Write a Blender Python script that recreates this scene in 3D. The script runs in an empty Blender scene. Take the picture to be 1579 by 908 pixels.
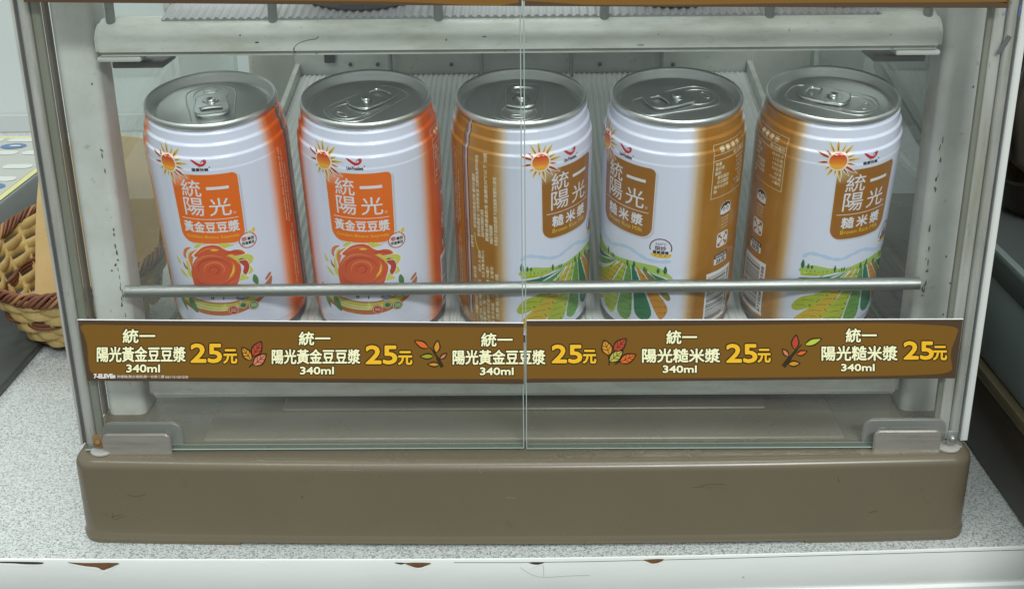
import bpy, bmesh, math, random
from mathutils import Vector, Matrix
random.seed(7)
PI = math.pi
S = bpy.context.scene
COL = S.collection

# ------------------------------------------------------------------ camera, world, lamps, exposure
F_PX, PITCH, YAW, ROLL = 1902.63, 0.38568, 0.014204, -0.011463
CAM = Vector((0.00277, -0.55745, 0.12744))
TAU = 0.20300                                   # the shelves lean forward by this angle
def cam_axes():
    cp, sp = math.cos(PITCH), math.sin(PITCH)
    f = Vector((0, cp, -sp)); u = Vector((0, sp, cp)); r = Vector((1, 0, 0))
    cr, sr = math.cos(ROLL), math.sin(ROLL)
    r, u = cr * r + sr * u, -sr * r + cr * u
    Rz = Matrix.Rotation(YAW, 3, 'Z')
    return Rz @ r, Rz @ u, Rz @ f
AX_R, AX_U, AX_F = cam_axes()
cd = bpy.data.cameras.new('camera'); cam = bpy.data.objects.new('camera', cd); COL.objects.link(cam)
cam.matrix_world = Matrix(((AX_R.x, AX_U.x, -AX_F.x, CAM.x), (AX_R.y, AX_U.y, -AX_F.y, CAM.y),
                           (AX_R.z, AX_U.z, -AX_F.z, CAM.z), (0, 0, 0, 1)))
cd.sensor_width = 36; cd.lens = F_PX / 1579 * 36; cd.clip_start = 0.01; cd.clip_end = 50
S.camera = cam

W = bpy.data.worlds.new('World'); S.world = W; W.use_nodes = True
bg = W.node_tree.nodes['Background']
bg.inputs[1].default_value = 0.62
_n, _l = W.node_tree.nodes, W.node_tree.links
_tc = _n.new('ShaderNodeTexCoord'); _sp = _n.new('ShaderNodeSeparateXYZ'); _rm = _n.new('ShaderNodeValToRGB')
_l.new(_tc.outputs['Generated'], _sp.inputs[0])
_ma = _n.new('ShaderNodeMath'); _ma.operation = 'MULTIPLY_ADD'; _ma.inputs[1].default_value = 0.5; _ma.inputs[2].default_value = 0.5
_l.new(_sp.outputs[2], _ma.inputs[0]); _l.new(_ma.outputs[0], _rm.inputs[0])
_e = _rm.color_ramp.elements                      # a shop: dim floor and shelving below, pale ceiling above
_e[0].position = 0.36; _e[0].color = (0.20, 0.205, 0.195, 1); _e[1].position = 0.62; _e[1].color = (0.92, 1.0, 0.97, 1)
_l.new(_rm.outputs[0], bg.inputs[0])

def lamp(name, loc, target, sx, sy, power, col=(1, 1, 1)):
    l = bpy.data.lights.new(name, 'AREA'); l.shape = 'RECTANGLE'; l.size = sx; l.size_y = sy
    l.energy = power; l.color = col
    o = bpy.data.objects.new(name, l); COL.objects.link(o)
    o.location = loc
    o.rotation_euler = (Vector(target) - Vector(loc)).to_track_quat('-Z', 'Y').to_euler()
    return o
lamp('ceiling_lamp', (0.20, -0.95, 1.75), (0.0, -0.1, -0.1), 1.0, 0.30, 10, (0.98, 1.0, 0.97))
lamp('ceiling_lamp', (-0.85, -1.25, 1.75), (0.0, 0.0, -0.1), 1.1, 0.30, 10, (0.98, 1.0, 0.97))
lamp('ceiling_lamp', (0.75, -2.7, 1.85), (0.0, 0.0, -0.1), 1.2, 0.34, 62, (0.98, 1.0, 0.97))
lamp('ceiling_lamp', (-0.3, 0.35, 1.75), (-0.1, 0.2, -0.2), 1.0, 0.3, 13, (0.98, 1.0, 0.97))

S.view_settings.view_transform = 'Standard'; S.view_settings.look = 'None'
S.view_settings.exposure = 0.0; S.view_settings.gamma = 1.0
S.cycles.transparent_max_bounces = 32
S.cycles.max_bounces = 10
S.cycles.caustics_reflective = False; S.cycles.caustics_refractive = False

def P(px, py, Y):                                # the point of the vertical plane y = Y that is drawn at a pixel
    d = AX_F + AX_R * ((px - 789.5) / F_PX) - AX_U * ((py - 454) / F_PX)
    return CAM + d * ((Y - CAM.y) / d.y)
def PZ(px, py, Z):
    d = AX_F + AX_R * ((px - 789.5) / F_PX) - AX_U * ((py - 454) / F_PX)
    return CAM + d * ((Z - CAM.z) / d.z)

# ------------------------------------------------------------------ materials
def lin(c):
    return tuple((x / 12.92 if x <= 0.04045 else ((x + 0.055) / 1.055) ** 2.4) for x in [v / 255 for v in c])
MATS = {}
def mat(name, rgb, rough=0.45, metal=0.0, spec=0.5, coat=0.0):
    if name in MATS: return MATS[name]
    m = bpy.data.materials.new(name); m.use_nodes = True
    b = m.node_tree.nodes['Principled BSDF']
    b.inputs['Base Color'].default_value = (*rgb, 1); b.inputs['Roughness'].default_value = rough
    b.inputs['Metallic'].default_value = metal; b.inputs['Specular IOR Level'].default_value = spec
    b.inputs['Coat Weight'].default_value = coat; b.inputs['Coat Roughness'].default_value = 0.08
    MATS[name] = m
    return m
def nodes(m):
    return m.node_tree.nodes, m.node_tree.links, m.node_tree.nodes['Principled BSDF']
def tex_coord(m, kind='Object', scale=(1, 1, 1)):
    N, L, b = nodes(m)
    tc = N.new('ShaderNodeTexCoord'); mp = N.new('ShaderNodeMapping'); mp.inputs['Scale'].default_value = scale
    L.new(tc.outputs[kind], mp.inputs[0]); return mp.outputs[0]
def noise(m, vec, scale, detail=4, rough=0.6):
    N, L, b = nodes(m)
    n = N.new('ShaderNodeTexNoise'); n.inputs['Scale'].default_value = scale
    n.inputs['Detail'].default_value = detail; n.inputs['Roughness'].default_value = rough
    L.new(vec, n.inputs['Vector']); return n.outputs['Fac']
def ramp(m, fac, stops):
    N, L, b = nodes(m)
    r = N.new('ShaderNodeValToRGB'); e = r.color_ramp.elements
    while len(e) < len(stops): e.new(0.5)
    for k, (p, c) in enumerate(stops):
        e[k].position = p; e[k].color = (*c, 1) if len(c) == 3 else c
    L.new(fac, r.inputs[0]); return r.outputs[0]
def mixc(m, fac, a, b2, mode='MIX'):
    N, L, b = nodes(m)
    x = N.new('ShaderNodeMix'); x.data_type = 'RGBA'; x.blend_type = mode
    if isinstance(fac, float): x.inputs[0].default_value = fac
    else: L.new(fac, x.inputs[0])
    for i, v in ((6, a), (7, b2)):
        if isinstance(v, tuple): x.inputs[i].default_value = (*v, 1)
        else: L.new(v, x.inputs[i])
    return x.outputs[2]
def math_node(m, op, a, b2=None, clamp=False):
    N, L, b = nodes(m)
    x = N.new('ShaderNodeMath'); x.operation = op; x.use_clamp = clamp
    for i, v in ((0, a), (1, b2)):
        if v is None: continue
        if isinstance(v, (int, float)): x.inputs[i].default_value = v
        else: L.new(v, x.inputs[i])
    return x.outputs[0]
def bump(m, fac, strength, dist=0.0005):
    N, L, b = nodes(m)
    n = N.new('ShaderNodeBump'); n.inputs['Strength'].default_value = strength; n.inputs['Distance'].default_value = dist
    L.new(fac, n.inputs['Height']); L.new(n.outputs[0], b.inputs['Normal'])
def grimy(name, rgb, dirt, rough=0.4, amount=0.5, sc=40, stretch=(1, 1, 1), metal=0.0, spec=0.5):
    if name in MATS: return MATS[name]
    m = mat(name, rgb, rough, metal, spec); N, L, b = nodes(m)
    v = tex_coord(m, 'Object', stretch)
    f1 = ramp(m, noise(m, v, sc, 6, 0.65), [(0.42, (0, 0, 0)), (0.75, (amount,) * 3)])
    c = mixc(m, f1, rgb, dirt)
    f2 = ramp(m, noise(m, v, sc * 7, 3, 0.6), [(0.66, (0, 0, 0)), (0.72, (amount,) * 3)])
    c = mixc(m, f2, c, dirt)
    L.new(c, b.inputs['Base Color'])
    L.new(math_node(m, 'ADD', math_node(m, 'MULTIPLY', noise(m, v, sc * 2, 4), 0.25), rough - 0.1), b.inputs['Roughness'])
    return m

WHITE = grimy('painted_white_metal', (0.60, 0.63, 0.60), (0.33, 0.33, 0.27), 0.36, 0.5, 30)
LIPW = grimy('shelf_white_metal', (0.56, 0.59, 0.55), (0.30, 0.30, 0.23), 0.36, 0.65, 35, (1, 3, 3))
TRAYM = mat('ribbed_tray_white', (0.64, 0.67, 0.65), 0.33)
ALU = grimy('worn_aluminium', (0.56, 0.57, 0.54), (0.22, 0.22, 0.14), 0.45, 0.75, 25, (6, 6, 0.6), metal=0.45)
ALUD = grimy('dirty_channel', (0.23, 0.24, 0.20), (0.17, 0.17, 0.10), 0.5, 0.7, 25, (6, 6, 0.5), metal=0.3)
GASKET = mat('dark_gasket', (0.06, 0.06, 0.075), 0.6)
BROWNP = grimy('brown_plastic', lin((103, 95, 78)), lin((88, 81, 66)), 0.24, 0.4, 14)
FLOORP = grimy('floor_haze_grey', lin((118, 114, 102)), lin((98, 94, 82)), 0.22, 0.5, 18)  # paler and greyer than the base: reflected haze is put into this colour
STEEL = grimy('clip_steel', (0.58, 0.56, 0.52), (0.36, 0.33, 0.28), 0.34, 0.8, 120, (0.3, 1, 3), metal=0.75)
STEELD = mat('clip_back_plate', (0.36, 0.37, 0.35), 0.35, 0.6)
RUST = grimy('rust', (0.22, 0.13, 0.05), (0.07, 0.05, 0.03), 0.8, 0.8, 300)
ROD = grimy('rod_steel', (0.36, 0.38, 0.37), (0.24, 0.25, 0.24), 0.40, 0.5, 60, (0.3, 3, 3), metal=0.9)
TIN = mat('can_end_metal', (0.72, 0.75, 0.74), 0.42, 1.0)
N_, L_, b_ = nodes(TIN)
_v = tex_coord(TIN, 'Object', (1, 1, 1))
L_.new(math_node(TIN, 'ADD', math_node(TIN, 'MULTIPLY', noise(TIN, _v, 400, 2), 0.08), 0.39), b_.inputs['Roughness'])

TAB = mat('pull_tab_metal', (0.70, 0.73, 0.73), 0.34, 1.0)
INK = mat('black_ink', (0.02, 0.02, 0.024), 0.5)
BLUEPEN = mat('blue_pen', (0.05, 0.09, 0.35), 0.5)
PENCIL = mat('scratch_grey', (0.14, 0.14, 0.12), 0.6)

def glass_mat(name, tint, f0, smear_haze=0.0):
    m = bpy.data.materials.new(name); m.use_nodes = True
    N, L = m.node_tree.nodes, m.node_tree.links
    N.remove(N['Principled BSDF'])
    tr = N.new('ShaderNodeBsdfTransparent'); tr.inputs[0].default_value = (*tint, 1)
    gl = N.new('ShaderNodeBsdfGlossy'); gl.inputs['Roughness'].default_value = 0.0; gl.inputs[0].default_value = (1, 1, 1, 1)
    lw = N.new('ShaderNodeLayerWeight'); lw.inputs[0].default_value = 0.5
    pw = N.new('ShaderNodeMath'); pw.operation = 'POWER'; pw.inputs[1].default_value = 5
    mul = N.new('ShaderNodeMath'); mul.operation = 'MULTIPLY_ADD'; mul.inputs[1].default_value = 1 - f0; mul.inputs[2].default_value = f0
    mx = N.new('ShaderNodeMixShader')
    L.new(lw.outputs['Facing'], pw.inputs[0]); L.new(pw.outputs[0], mul.inputs[0]); L.new(mul.outputs[0], mx.inputs[0])
    L.new(tr.outputs[0], mx.inputs[1]); L.new(gl.outputs[0], mx.inputs[2])
    out = mx.outputs[0]
    if smear_haze:                                     # dust and wiped fingerprints, also a pale haze painted for shop reflections
        tc = N.new('ShaderNodeTexCoord'); mp = N.new('ShaderNodeMapping'); mp.inputs['Rotation'].default_value = (0, 0.6, 0); mp.inputs['Scale'].default_value = (5, 1, 22)
        nz = N.new('ShaderNodeTexNoise'); nz.inputs['Scale'].default_value = 1.6; nz.inputs['Detail'].default_value = 5
        mr = N.new('ShaderNodeMapRange'); mr.inputs[1].default_value = 0.35; mr.inputs[2].default_value = 0.8; mr.inputs[3].default_value = smear_haze * 0.45; mr.inputs[4].default_value = smear_haze * 2.4
        df = N.new('ShaderNodeBsdfDiffuse'); df.inputs[0].default_value = (0.80, 0.82, 0.80, 1); m2 = N.new('ShaderNodeMixShader')
        L.new(tc.outputs['Object'], mp.inputs[0]); L.new(mp.outputs[0], nz.inputs['Vector']); L.new(nz.outputs['Fac'], mr.inputs[0])
        sp = N.new('ShaderNodeSeparateXYZ'); L.new(tc.outputs['Object'], sp.inputs[0])      # stronger painted haze for the reflections low on the door
        mz = N.new('ShaderNodeMapRange'); mz.inputs[1].default_value = -0.105; mz.inputs[2].default_value = -0.140; mz.inputs[3].default_value = 1.0; mz.inputs[4].default_value = 3.0
        L.new(sp.outputs[2], mz.inputs[0]); mm = N.new('ShaderNodeMath'); mm.operation = 'MULTIPLY'
        L.new(mr.outputs[0], mm.inputs[0]); L.new(mz.outputs[0], mm.inputs[1]); L.new(mm.outputs[0], m2.inputs[0])
        L.new(out, m2.inputs[1]); L.new(df.outputs[0], m2.inputs[2]); out = m2.outputs[0]
    L.new(out, N['Material Output'].inputs[0])
    return m
GLASS = glass_mat('clear_glass', (0.985, 0.993, 0.988), 0.034, 0.007)
SIDEGLASS = glass_mat('side_glass', (0.95, 0.975, 0.965), 0.045)
def edge_glass():
    m = bpy.data.materials.new('glass_edge'); m.use_nodes = True
    N, L = m.node_tree.nodes, m.node_tree.links
    b = N['Principled BSDF']; b.inputs['Base Color'].default_value = (0.42, 0.56, 0.51, 1); b.inputs['Roughness'].default_value = 0.15
    tr = N.new('ShaderNodeBsdfTransparent'); tr.inputs[0].default_value = (0.62, 0.78, 0.72, 1)
    mx = N.new('ShaderNodeMixShader'); mx.inputs[0].default_value = 0.82
    L.new(b.outputs[0], mx.inputs[1]); L.new(tr.outputs[0], mx.inputs[2]); L.new(mx.outputs[0], N['Material Output'].inputs[0])
    return m
GEDGE = edge_glass(); EDGE_LINE = mat('glass_edge_line', (0.36, 0.43, 0.405), 0.15)

# ------------------------------------------------------------------ mesh helpers
def link(name, me, parent=None, mats=(), smooth=None):
    for m in mats: me.materials.append(m)
    o = bpy.data.objects.new(name, me); COL.objects.link(o)
    if parent: o.parent = parent
    return o
def from_bm(name, bm, mats, parent=None, smooth=40):
    me = bpy.data.meshes.new(name); bm.normal_update(); bm.to_mesh(me); bm.free()
    if smooth is not None:
        me.polygons.foreach_set('use_smooth', [True] * len(me.polygons)); me.set_sharp_from_angle(angle=math.radians(smooth))
    if not isinstance(mats, (list, tuple)): mats = [mats]
    return link(name, me, parent, mats)
def empty(name, loc=(0, 0, 0)):
    o = bpy.data.objects.new(name, None); COL.objects.link(o); o.location = loc; o.empty_display_size = 0.02; return o
def tag(o, label, cat, group=None):
    o['label'] = label; o['category'] = cat
    if group: o['group'] = group
    return o
def structure(o): o['kind'] = 'structure'; return o
def add_box(bm, x0, x1, y0, y1, z0, z1, bev=0.0, seg=2, rot=None, mi=0):
    vs = [bm.verts.new((x, y, z)) for x in (x0, x1) for y in (y0, y1) for z in (z0, z1)]
    fs = [bm.faces.new([vs[i] for i in q]) for q in ((0, 1, 3, 2), (4, 6, 7, 5), (0, 4, 5, 1), (2, 3, 7, 6), (0, 2, 6, 4), (1, 5, 7, 3))]
    for f in fs: f.material_index = mi
    geo = vs
    if bev > 0:
        es = list({e for f in fs for e in f.edges})
        r = bmesh.ops.bevel(bm, geom=es, offset=bev, segments=seg, affect='EDGES', profile=0.5, clamp_overlap=True)
        geo = list({v for f in r['faces'] for v in f.verts} | {v for v in vs if v.is_valid})
        for f in r['faces']: f.material_index = mi
    if rot is not None: bmesh.ops.transform(bm, matrix=rot, verts=geo)
    return geo
def box(name, x0, x1, y0, y1, z0, z1, m, parent=None, bev=0.0, seg=2, rot=None):
    bm = bmesh.new(); add_box(bm, x0, x1, y0, y1, z0, z1, bev, seg, rot); return from_bm(name, bm, m, parent)
def add_tube(bm, pts, r, n=10, closed=False, caps=True, flat=None, mi=0):
    pts = [Vector(p) for p in pts]; rings = []; k = len(pts); prev = None
    for i, p in enumerate(pts):
        a = pts[(i - 1) % k] if (closed or i > 0) else p
        b = pts[(i + 1) % k] if (closed or i < k - 1) else p
        t = (b - a).normalized()
        ref = prev if prev is not None else (Vector((0, 0, 1)) if abs(t.z) < 0.9 else Vector((1, 0, 0)))
        u = (ref - t * ref.dot(t)).normalized(); w = t.cross(u); prev = u
        rr = r[i] if isinstance(r, (list, tuple)) else r
        ru, rw = (rr, rr) if flat is None else (rr * flat[0], rr * flat[1])
        rings.append([bm.verts.new(p + u * ru * math.cos(2 * PI * j / n) + w * rw * math.sin(2 * PI * j / n)) for j in range(n)])
    for i in range(k if closed else k - 1):
        A, B = rings[i], rings[(i + 1) % k]
        for j in range(n):
            f = bm.faces.new((A[j], B[j], B[(j + 1) % n], A[(j + 1) % n])); f.material_index = mi
    if caps and not closed:
        bm.faces.new(rings[0]).material_index = mi; bm.faces.new(rings[-1][::-1]).material_index = mi
def add_lathe(bm, prof, n=128, mi=0, cap0=False, cap1=False):
    rings = []
    for r, z in prof:
        rings.append([bm.verts.new((r * math.sin(2 * PI * j / n), -r * math.cos(2 * PI * j / n), z)) for j in range(n)])
    for A, B in zip(rings, rings[1:]):
        for j in range(n):
            f = bm.faces.new((A[j], A[(j + 1) % n], B[(j + 1) % n], B[j])); f.material_index = mi
    if cap0: bm.faces.new(rings[0][::-1]).material_index = mi
    if cap1: bm.faces.new(rings[-1]).material_index = mi
def add_prism(bm, prof, axis, a, b, mi=0):
    """prof: ccw list of 2-D points, extruded along an axis ('X','Y','Z') between a and b"""
    def pt(p, t):
        return {'X': (t, p[0], p[1]), 'Y': (p[0], t, p[1]), 'Z': (p[0], p[1], t)}[axis]
    A = [bm.verts.new(pt(p, a)) for p in prof]; B = [bm.verts.new(pt(p, b)) for p in prof]; n = len(prof)
    for i in range(n): bm.faces.new((A[i], A[(i + 1) % n], B[(i + 1) % n], B[i])).material_index = mi
    bm.faces.new(A[::-1]).material_index = mi; bm.faces.new(B).material_index = mi
    bmesh.ops.recalc_face_normals(bm, faces=bm.faces[:])

# ------------------------------------------------------------------ flat printing (shapes and lettering laid on strips and cans)
FONT_CACHE = {}
def glyphs(s):
    if s in FONT_CACHE: return FONT_CACHE[s]
    cu = bpy.data.curves.new('lettering', 'FONT'); cu.body = s; cu.size = 1; cu.dimensions = '2D'; cu.fill_mode = 'FRONT'; cu.resolution_u = 3
    o = bpy.data.objects.new('lettering', cu); COL.objects.link(o)
    dg = bpy.context.evaluated_depsgraph_get(); dg.update()
    me = bpy.data.meshes.new_from_object(o.evaluated_get(dg))
    vs = [(v.co.x, v.co.y) for v in me.vertices]; fs = [tuple(p.vertices) for p in me.polygons]
    bpy.data.objects.remove(o); bpy.data.curves.remove(cu); bpy.data.meshes.remove(me)
    x0 = min(v[0] for v in vs); x1 = max(v[0] for v in vs); y0 = min(v[1] for v in vs); y1 = max(v[1] for v in vs)
    w, h = max(x1 - x0, 1e-6), max(y1 - y0, 1e-6)
    vs = [((x - x0) / w, (y - y0) / h) for x, y in vs]
    FONT_CACHE[s] = (vs, fs, w, h); return FONT_CACHE[s]
def smooth_loop(pts, n=5):
    out = []; k = len(pts)
    for i in range(k):
        p0, p1, p2, p3 = pts[i - 1], pts[i], pts[(i + 1) % k], pts[(i + 2) % k]
        for j in range(n):
            t = j / n
            out.append(tuple(0.5 * (2 * p1[c] + (-p0[c] + p2[c]) * t + (2 * p0[c] - 5 * p1[c] + 4 * p2[c] - p3[c]) * t * t
                                    + (-p0[c] + 3 * p1[c] - 3 * p2[c] + p3[c]) * t ** 3) for c in (0, 1)))
    return out
def smooth_path(pts, n=6):
    out = []; k = len(pts)
    for i in range(k - 1):
        p0, p1, p2, p3 = pts[max(i - 1, 0)], pts[i], pts[i + 1], pts[min(i + 2, k - 1)]
        for j in range(n):
            t = j / n
            out.append(tuple(0.5 * (2 * p1[c] + (-p0[c] + p2[c]) * t + (2 * p0[c] - 5 * p1[c] + 4 * p2[c] - p3[c]) * t * t
                                    + (-p0[c] + 3 * p1[c] - 3 * p2[c] + p3[c]) * t ** 3) for c in (0, 1)))
    out.append(pts[-1]); return out
class Print:
    def __init__(self): self.bm = bmesh.new(); self.mats = []; self.n = 0
    def mi(self, m):
        if m not in self.mats: self.mats.append(m)
        return self.mats.index(m)
    def tris(self, vs, fs, m, z):
        i = self.mi(m); V = [self.bm.verts.new((x, y, z)) for x, y in vs]
        for f in fs:
            try: self.bm.faces.new([V[k] for k in f]).material_index = i
            except ValueError: pass
    def poly(self, pts, m, z):
        a = sum(pts[i - 1][0] * pts[i][1] - pts[i][0] * pts[i - 1][1] for i in range(len(pts)))
        if a < 0: pts = pts[::-1]
        i = self.mi(m); f = self.bm.faces.new([self.bm.verts.new((x, y, z)) for x, y in pts]); f.material_index = i
        r = bmesh.ops.triangulate(self.bm, faces=[f])
        for q in r['faces']: q.material_index = i
    def blob(self, pts, m, z, n=5): self.poly(smooth_loop(pts, n), m, z)
    def ellipse(self, cx, cy, rx, ry, m, z, n=36, rot=0.0):
        c, s = math.cos(rot), math.sin(rot)
        self.poly([(cx + rx * math.cos(2 * PI * k / n) * c - ry * math.sin(2 * PI * k / n) * s,
                    cy + rx * math.cos(2 * PI * k / n) * s + ry * math.sin(2 * PI * k / n) * c) for k in range(n)], m, z)
    def stroke(self, pts, w, m, z, closed=False):
        i = self.mi(m); k = len(pts); A, B = [], []
        for j, p in enumerate(pts):
            a = pts[(j - 1) % k] if (closed or j > 0) else p
            b = pts[(j + 1) % k] if (closed or j < k - 1) else p
            dx, dy = b[0] - a[0], b[1] - a[1]; l = math.hypot(dx, dy) or 1
            ww = w[j] if isinstance(w, (list, tuple)) else w
            nx, ny = -dy / l * ww / 2, dx / l * ww / 2
            A.append(self.bm.verts.new((p[0] + nx, p[1] + ny, z))); B.append(self.bm.verts.new((p[0] - nx, p[1] - ny, z)))
        for j in range(k if closed else k - 1):
            q = (j + 1) % k
            self.bm.faces.new((B[j], B[q], A[q], A[j])).material_index = i
    def rrect(self, x0, y0, x1, y1, r, m, z):
        self.poly(rrect_pts(x0, y0, x1, y1, r), m, z)
    def text(self, s, x0, y0, x1, y1, m, z, dil=0.0, nd=8, rot=0.0, dz=0.02):
        vs, fs, w, h = glyphs(s)
        c, sn = math.cos(rot), math.sin(rot)
        def put(dx, dy, zz):
            if rot == 0: V = [(x0 + u * (x1 - x0) + dx, y0 + v * (y1 - y0) + dy) for u, v in vs]
            else:
                cx, cy = (x0 + x1) / 2, (y0 + y1) / 2; V = []
                for u, v in vs:
                    a, b = (u - 0.5) * (x1 - x0), (v - 0.5) * (y1 - y0)
                    V.append((cx + a * c - b * sn + dx, cy + a * sn + b * c + dy))
            self.tris(V, fs, m, zz)
        put(0, 0, z)
        if dil:
            for k in range(nd): put(dil * math.cos(2 * PI * k / nd), dil * math.sin(2 * PI * k / nd), z + dz * (k + 1) / nd)
    def cut_x(self, step):
        xs = [v.co.x for v in self.bm.verts]
        x = math.floor(min(xs) / step) * step + step
        while x < max(xs):
            bmesh.ops.bisect_plane(self.bm, geom=self.bm.verts[:] + self.bm.edges[:] + self.bm.faces[:], plane_co=(x, 0, 0), plane_no=(1, 0, 0)); x += step
    def cut_y(self, step, y0, y1):
        y = y0
        while y < y1:
            bmesh.ops.bisect_plane(self.bm, geom=self.bm.verts[:] + self.bm.edges[:] + self.bm.faces[:], plane_co=(0, y, 0), plane_no=(0, 1, 0)); y += step
    def keep(self, x, right):
        bmesh.ops.bisect_plane(self.bm, geom=self.bm.verts[:] + self.bm.edges[:] + self.bm.faces[:], plane_co=(x, 0, 0),
                               plane_no=(1, 0, 0), clear_outer=not right, clear_inner=right)
    def mesh(self, name, fn, smooth=False):
        for v in self.bm.verts: v.co = fn(v.co.x, v.co.y, v.co.z)
        me = bpy.data.meshes.new(name); self.bm.normal_update(); self.bm.to_mesh(me); self.bm.free()
        for m in self.mats: me.materials.append(m)
        if smooth: me.polygons.foreach_set('use_smooth', [True] * len(me.polygons))
        return me
def rrect_pts(x0, y0, x1, y1, r, n=6):
    r4 = r if isinstance(r, (list, tuple)) else (r, r, r, r)      # corners: bl, br, tr, tl
    out = []
    for (cx, cy, a0, rr) in ((x0, y0, PI, r4[0]), (x1, y0, 1.5 * PI, r4[1]), (x1, y1, 0, r4[2]), (x0, y1, 0.5 * PI, r4[3])):
        ox = cx + (rr if cx == x0 else -rr); oy = cy + (rr if cy == y0 else -rr)
        for k in range(n + 1):
            a = a0 + 0.5 * PI * k / n; out.append((ox + rr * math.cos(a), oy + rr * math.sin(a)))
    return out

# ------------------------------------------------------------------ setting: counter and wall
ZC, ZB = -0.2030, -0.1580                        # counter top, top of the cabinet's base
YS = math.sin(TAU); YC = math.cos(TAU)
UP = Vector((0, -YS, YC)); EB = Vector((0, YC, YS))   # the leaning shelf's own up and back directions

def counter_mat():
    m = mat('speckled_laminate', (0.72, 0.75, 0.74), 0.32); N, L, b = nodes(m)
    v = tex_coord(m, 'Object')
    n1 = noise(m, tex_coord(m, 'Object', (1.0, 1.5, 1)), 620, 2, 0.6)
    n2 = noise(m, tex_coord(m, 'Object', (1.4, 1.0, 1)), 880, 2, 0.5)
    n3 = noise(m, v, 1500, 2, 0.5)
    f1 = ramp(m, n1, [(0.545, (0, 0, 0)), (0.60, (1, 1, 1))])
    f2 = ramp(m, n2, [(0.57, (0, 0, 0)), (0.62, (1, 1, 1))])
    c = mixc(m, ramp(m, n3, [(0.35, (0, 0, 0)), (0.65, (1, 1, 1))]), (0.51, 0.55, 0.545), (0.65, 0.685, 0.68))
    c = mixc(m, f1, c, (0.30, 0.32, 0.32)); c = mixc(m, f2, c, (0.19, 0.205, 0.215))
    c = mixc(m, ramp(m, noise(m, v, 14, 5), [(0.35, (0, 0, 0)), (0.8, (0.35,) * 3)]), c, (0.42, 0.44, 0.42))
    L.new(c, b.inputs['Base Color']); return m
FRONT = [(-0.75, -0.066), (-0.36, -0.0672), (-0.24, -0.0690), (-0.12, -0.0702), (0.0, -0.0700), (0.12, -0.0668), (0.24, -0.0612), (0.36, -0.055), (0.8, -0.036)]
FRONT = smooth_path(FRONT, 8)
bm = bmesh.new()
top = [bm.verts.new((x, y, ZC)) for x, y in FRONT]; back = [bm.verts.new((x, 0.74, ZC)) for x, y in FRONT]
for i in range(len(top) - 1): bm.faces.new((top[i], top[i + 1], back[i + 1], back[i]))
counter = structure(from_bm('countertop', bm, counter_mat()))
def band_mat():
    m = mat('edge_band_white', (0.74, 0.77, 0.755), 0.3); N, L, b = nodes(m)
    v = tex_coord(m, 'Object', (0.5, 1, 2))
    c = mixc(m, ramp(m, noise(m, v, 26, 5), [(0.4, (0, 0, 0)), (0.8, (0.5,) * 3)]), (0.74, 0.77, 0.755), (0.60, 0.62, 0.60))
    L.new(c, b.inputs['Base Color']); return m
BAND = band_mat()
def front_y(x):
    for (xa, ya), (xb, yb) in zip(FRONT, FRONT[1:]):
        if xa <= x <= xb: return ya + (yb - ya) * (x - xa) / (xb - xa)
    return FRONT[0][1]
bm = bmesh.new()
prof = [(0.0, ZC), (-0.0006, ZC - 0.0003), (-0.0008, ZC - 0.0012), (-0.0008, ZC - 0.0180), (-0.0002, ZC - 0.0190), (-0.0002, ZC - 0.0200), (-0.0018, ZC - 0.0208), (-0.0018, ZC - 0.060)]
rows = [[bm.verts.new((x, y + dy, z)) for x, y in FRONT] for dy, z in prof]
for A, B in zip(rows, rows[1:]):
    for i in range(len(A) - 1): bm.faces.new((A[i], B[i], B[i + 1], A[i + 1]))
from_bm('edge_band', bm, BAND, counter)
# chips in the band that bare the board under it
WOOD = grimy('bare_board', (0.16, 0.075, 0.025), (0.05, 0.025, 0.012), 0.8, 0.8, 260)
DARKGAP = mat('dark_gap', (0.045, 0.03, 0.035), 0.8)
TORN = mat('torn_laminate', (0.82, 0.84, 0.83), 0.5)
pr = Print()
def edge_px(px, py):
    q = P(px, py, front_y(P(px, py, -0.066).x) - 0.0008); return (q.x * 1000, q.z * 1000)
for (pts, m) in (([(104, 866), (130, 867), (182, 867), (176, 872), (166, 876), (158, 878), (150, 874), (132, 872), (116, 869)], WOOD),
                 ([(0, 865), (30, 865), (66, 866), (62, 869), (40, 869), (20, 867.5), (0, 867)], DARKGAP),
                 ([(625, 867), (664, 867), (655, 872), (645, 874.5), (634, 872)], WOOD), ([(608, 866.5), (625, 867), (618, 869.5)], DARKGAP),
                 ([(815, 866), (838, 866), (834, 869), (824, 869.5)], DARKGAP), ([(993, 862), (1023, 861), (1017, 866), (1006, 868), (998, 865)], WOOD)):
    pr.blob([edge_px(*p) for p in pts], m, 0.15, 3)
for pts, w in (([(104, 868), (118, 871), (134, 874), (152, 876.5), (162, 880.5), (170, 877), (180, 870)], 0.30), ([(154, 886), (161, 881), (166, 878)], 0.30), ([(0, 869), (30, 871), (64, 870)], 0.28),
               ([(630, 871.5), (638, 874.5), (646, 876.5), (656, 873.5)], 0.32), ([(816, 874), (826, 871), (838, 868)], 0.4), ([(996, 866), (1006, 869.5), (1016, 867)], 0.28), ([(400, 866), (412, 869), (416, 871)], 0.25)):
    pr.stroke(smooth_path([edge_px(*p) for p in pts]), w, TORN, 0.35)
pr.stroke(smooth_path([edge_px(*p) for p in [(802, 874), (818, 884), (838, 889), (876, 887), (910, 886)]]), 0.12, PENCIL, 0.2)
pr.stroke([edge_px(*p) for p in [(838, 870), (838.5, 888)]], 0.10, PENCIL, 0.2)
pr.stroke([edge_px(*p) for p in [(1145, 888), (1147.5, 890)]], 0.25, INK, 0.2)
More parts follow.
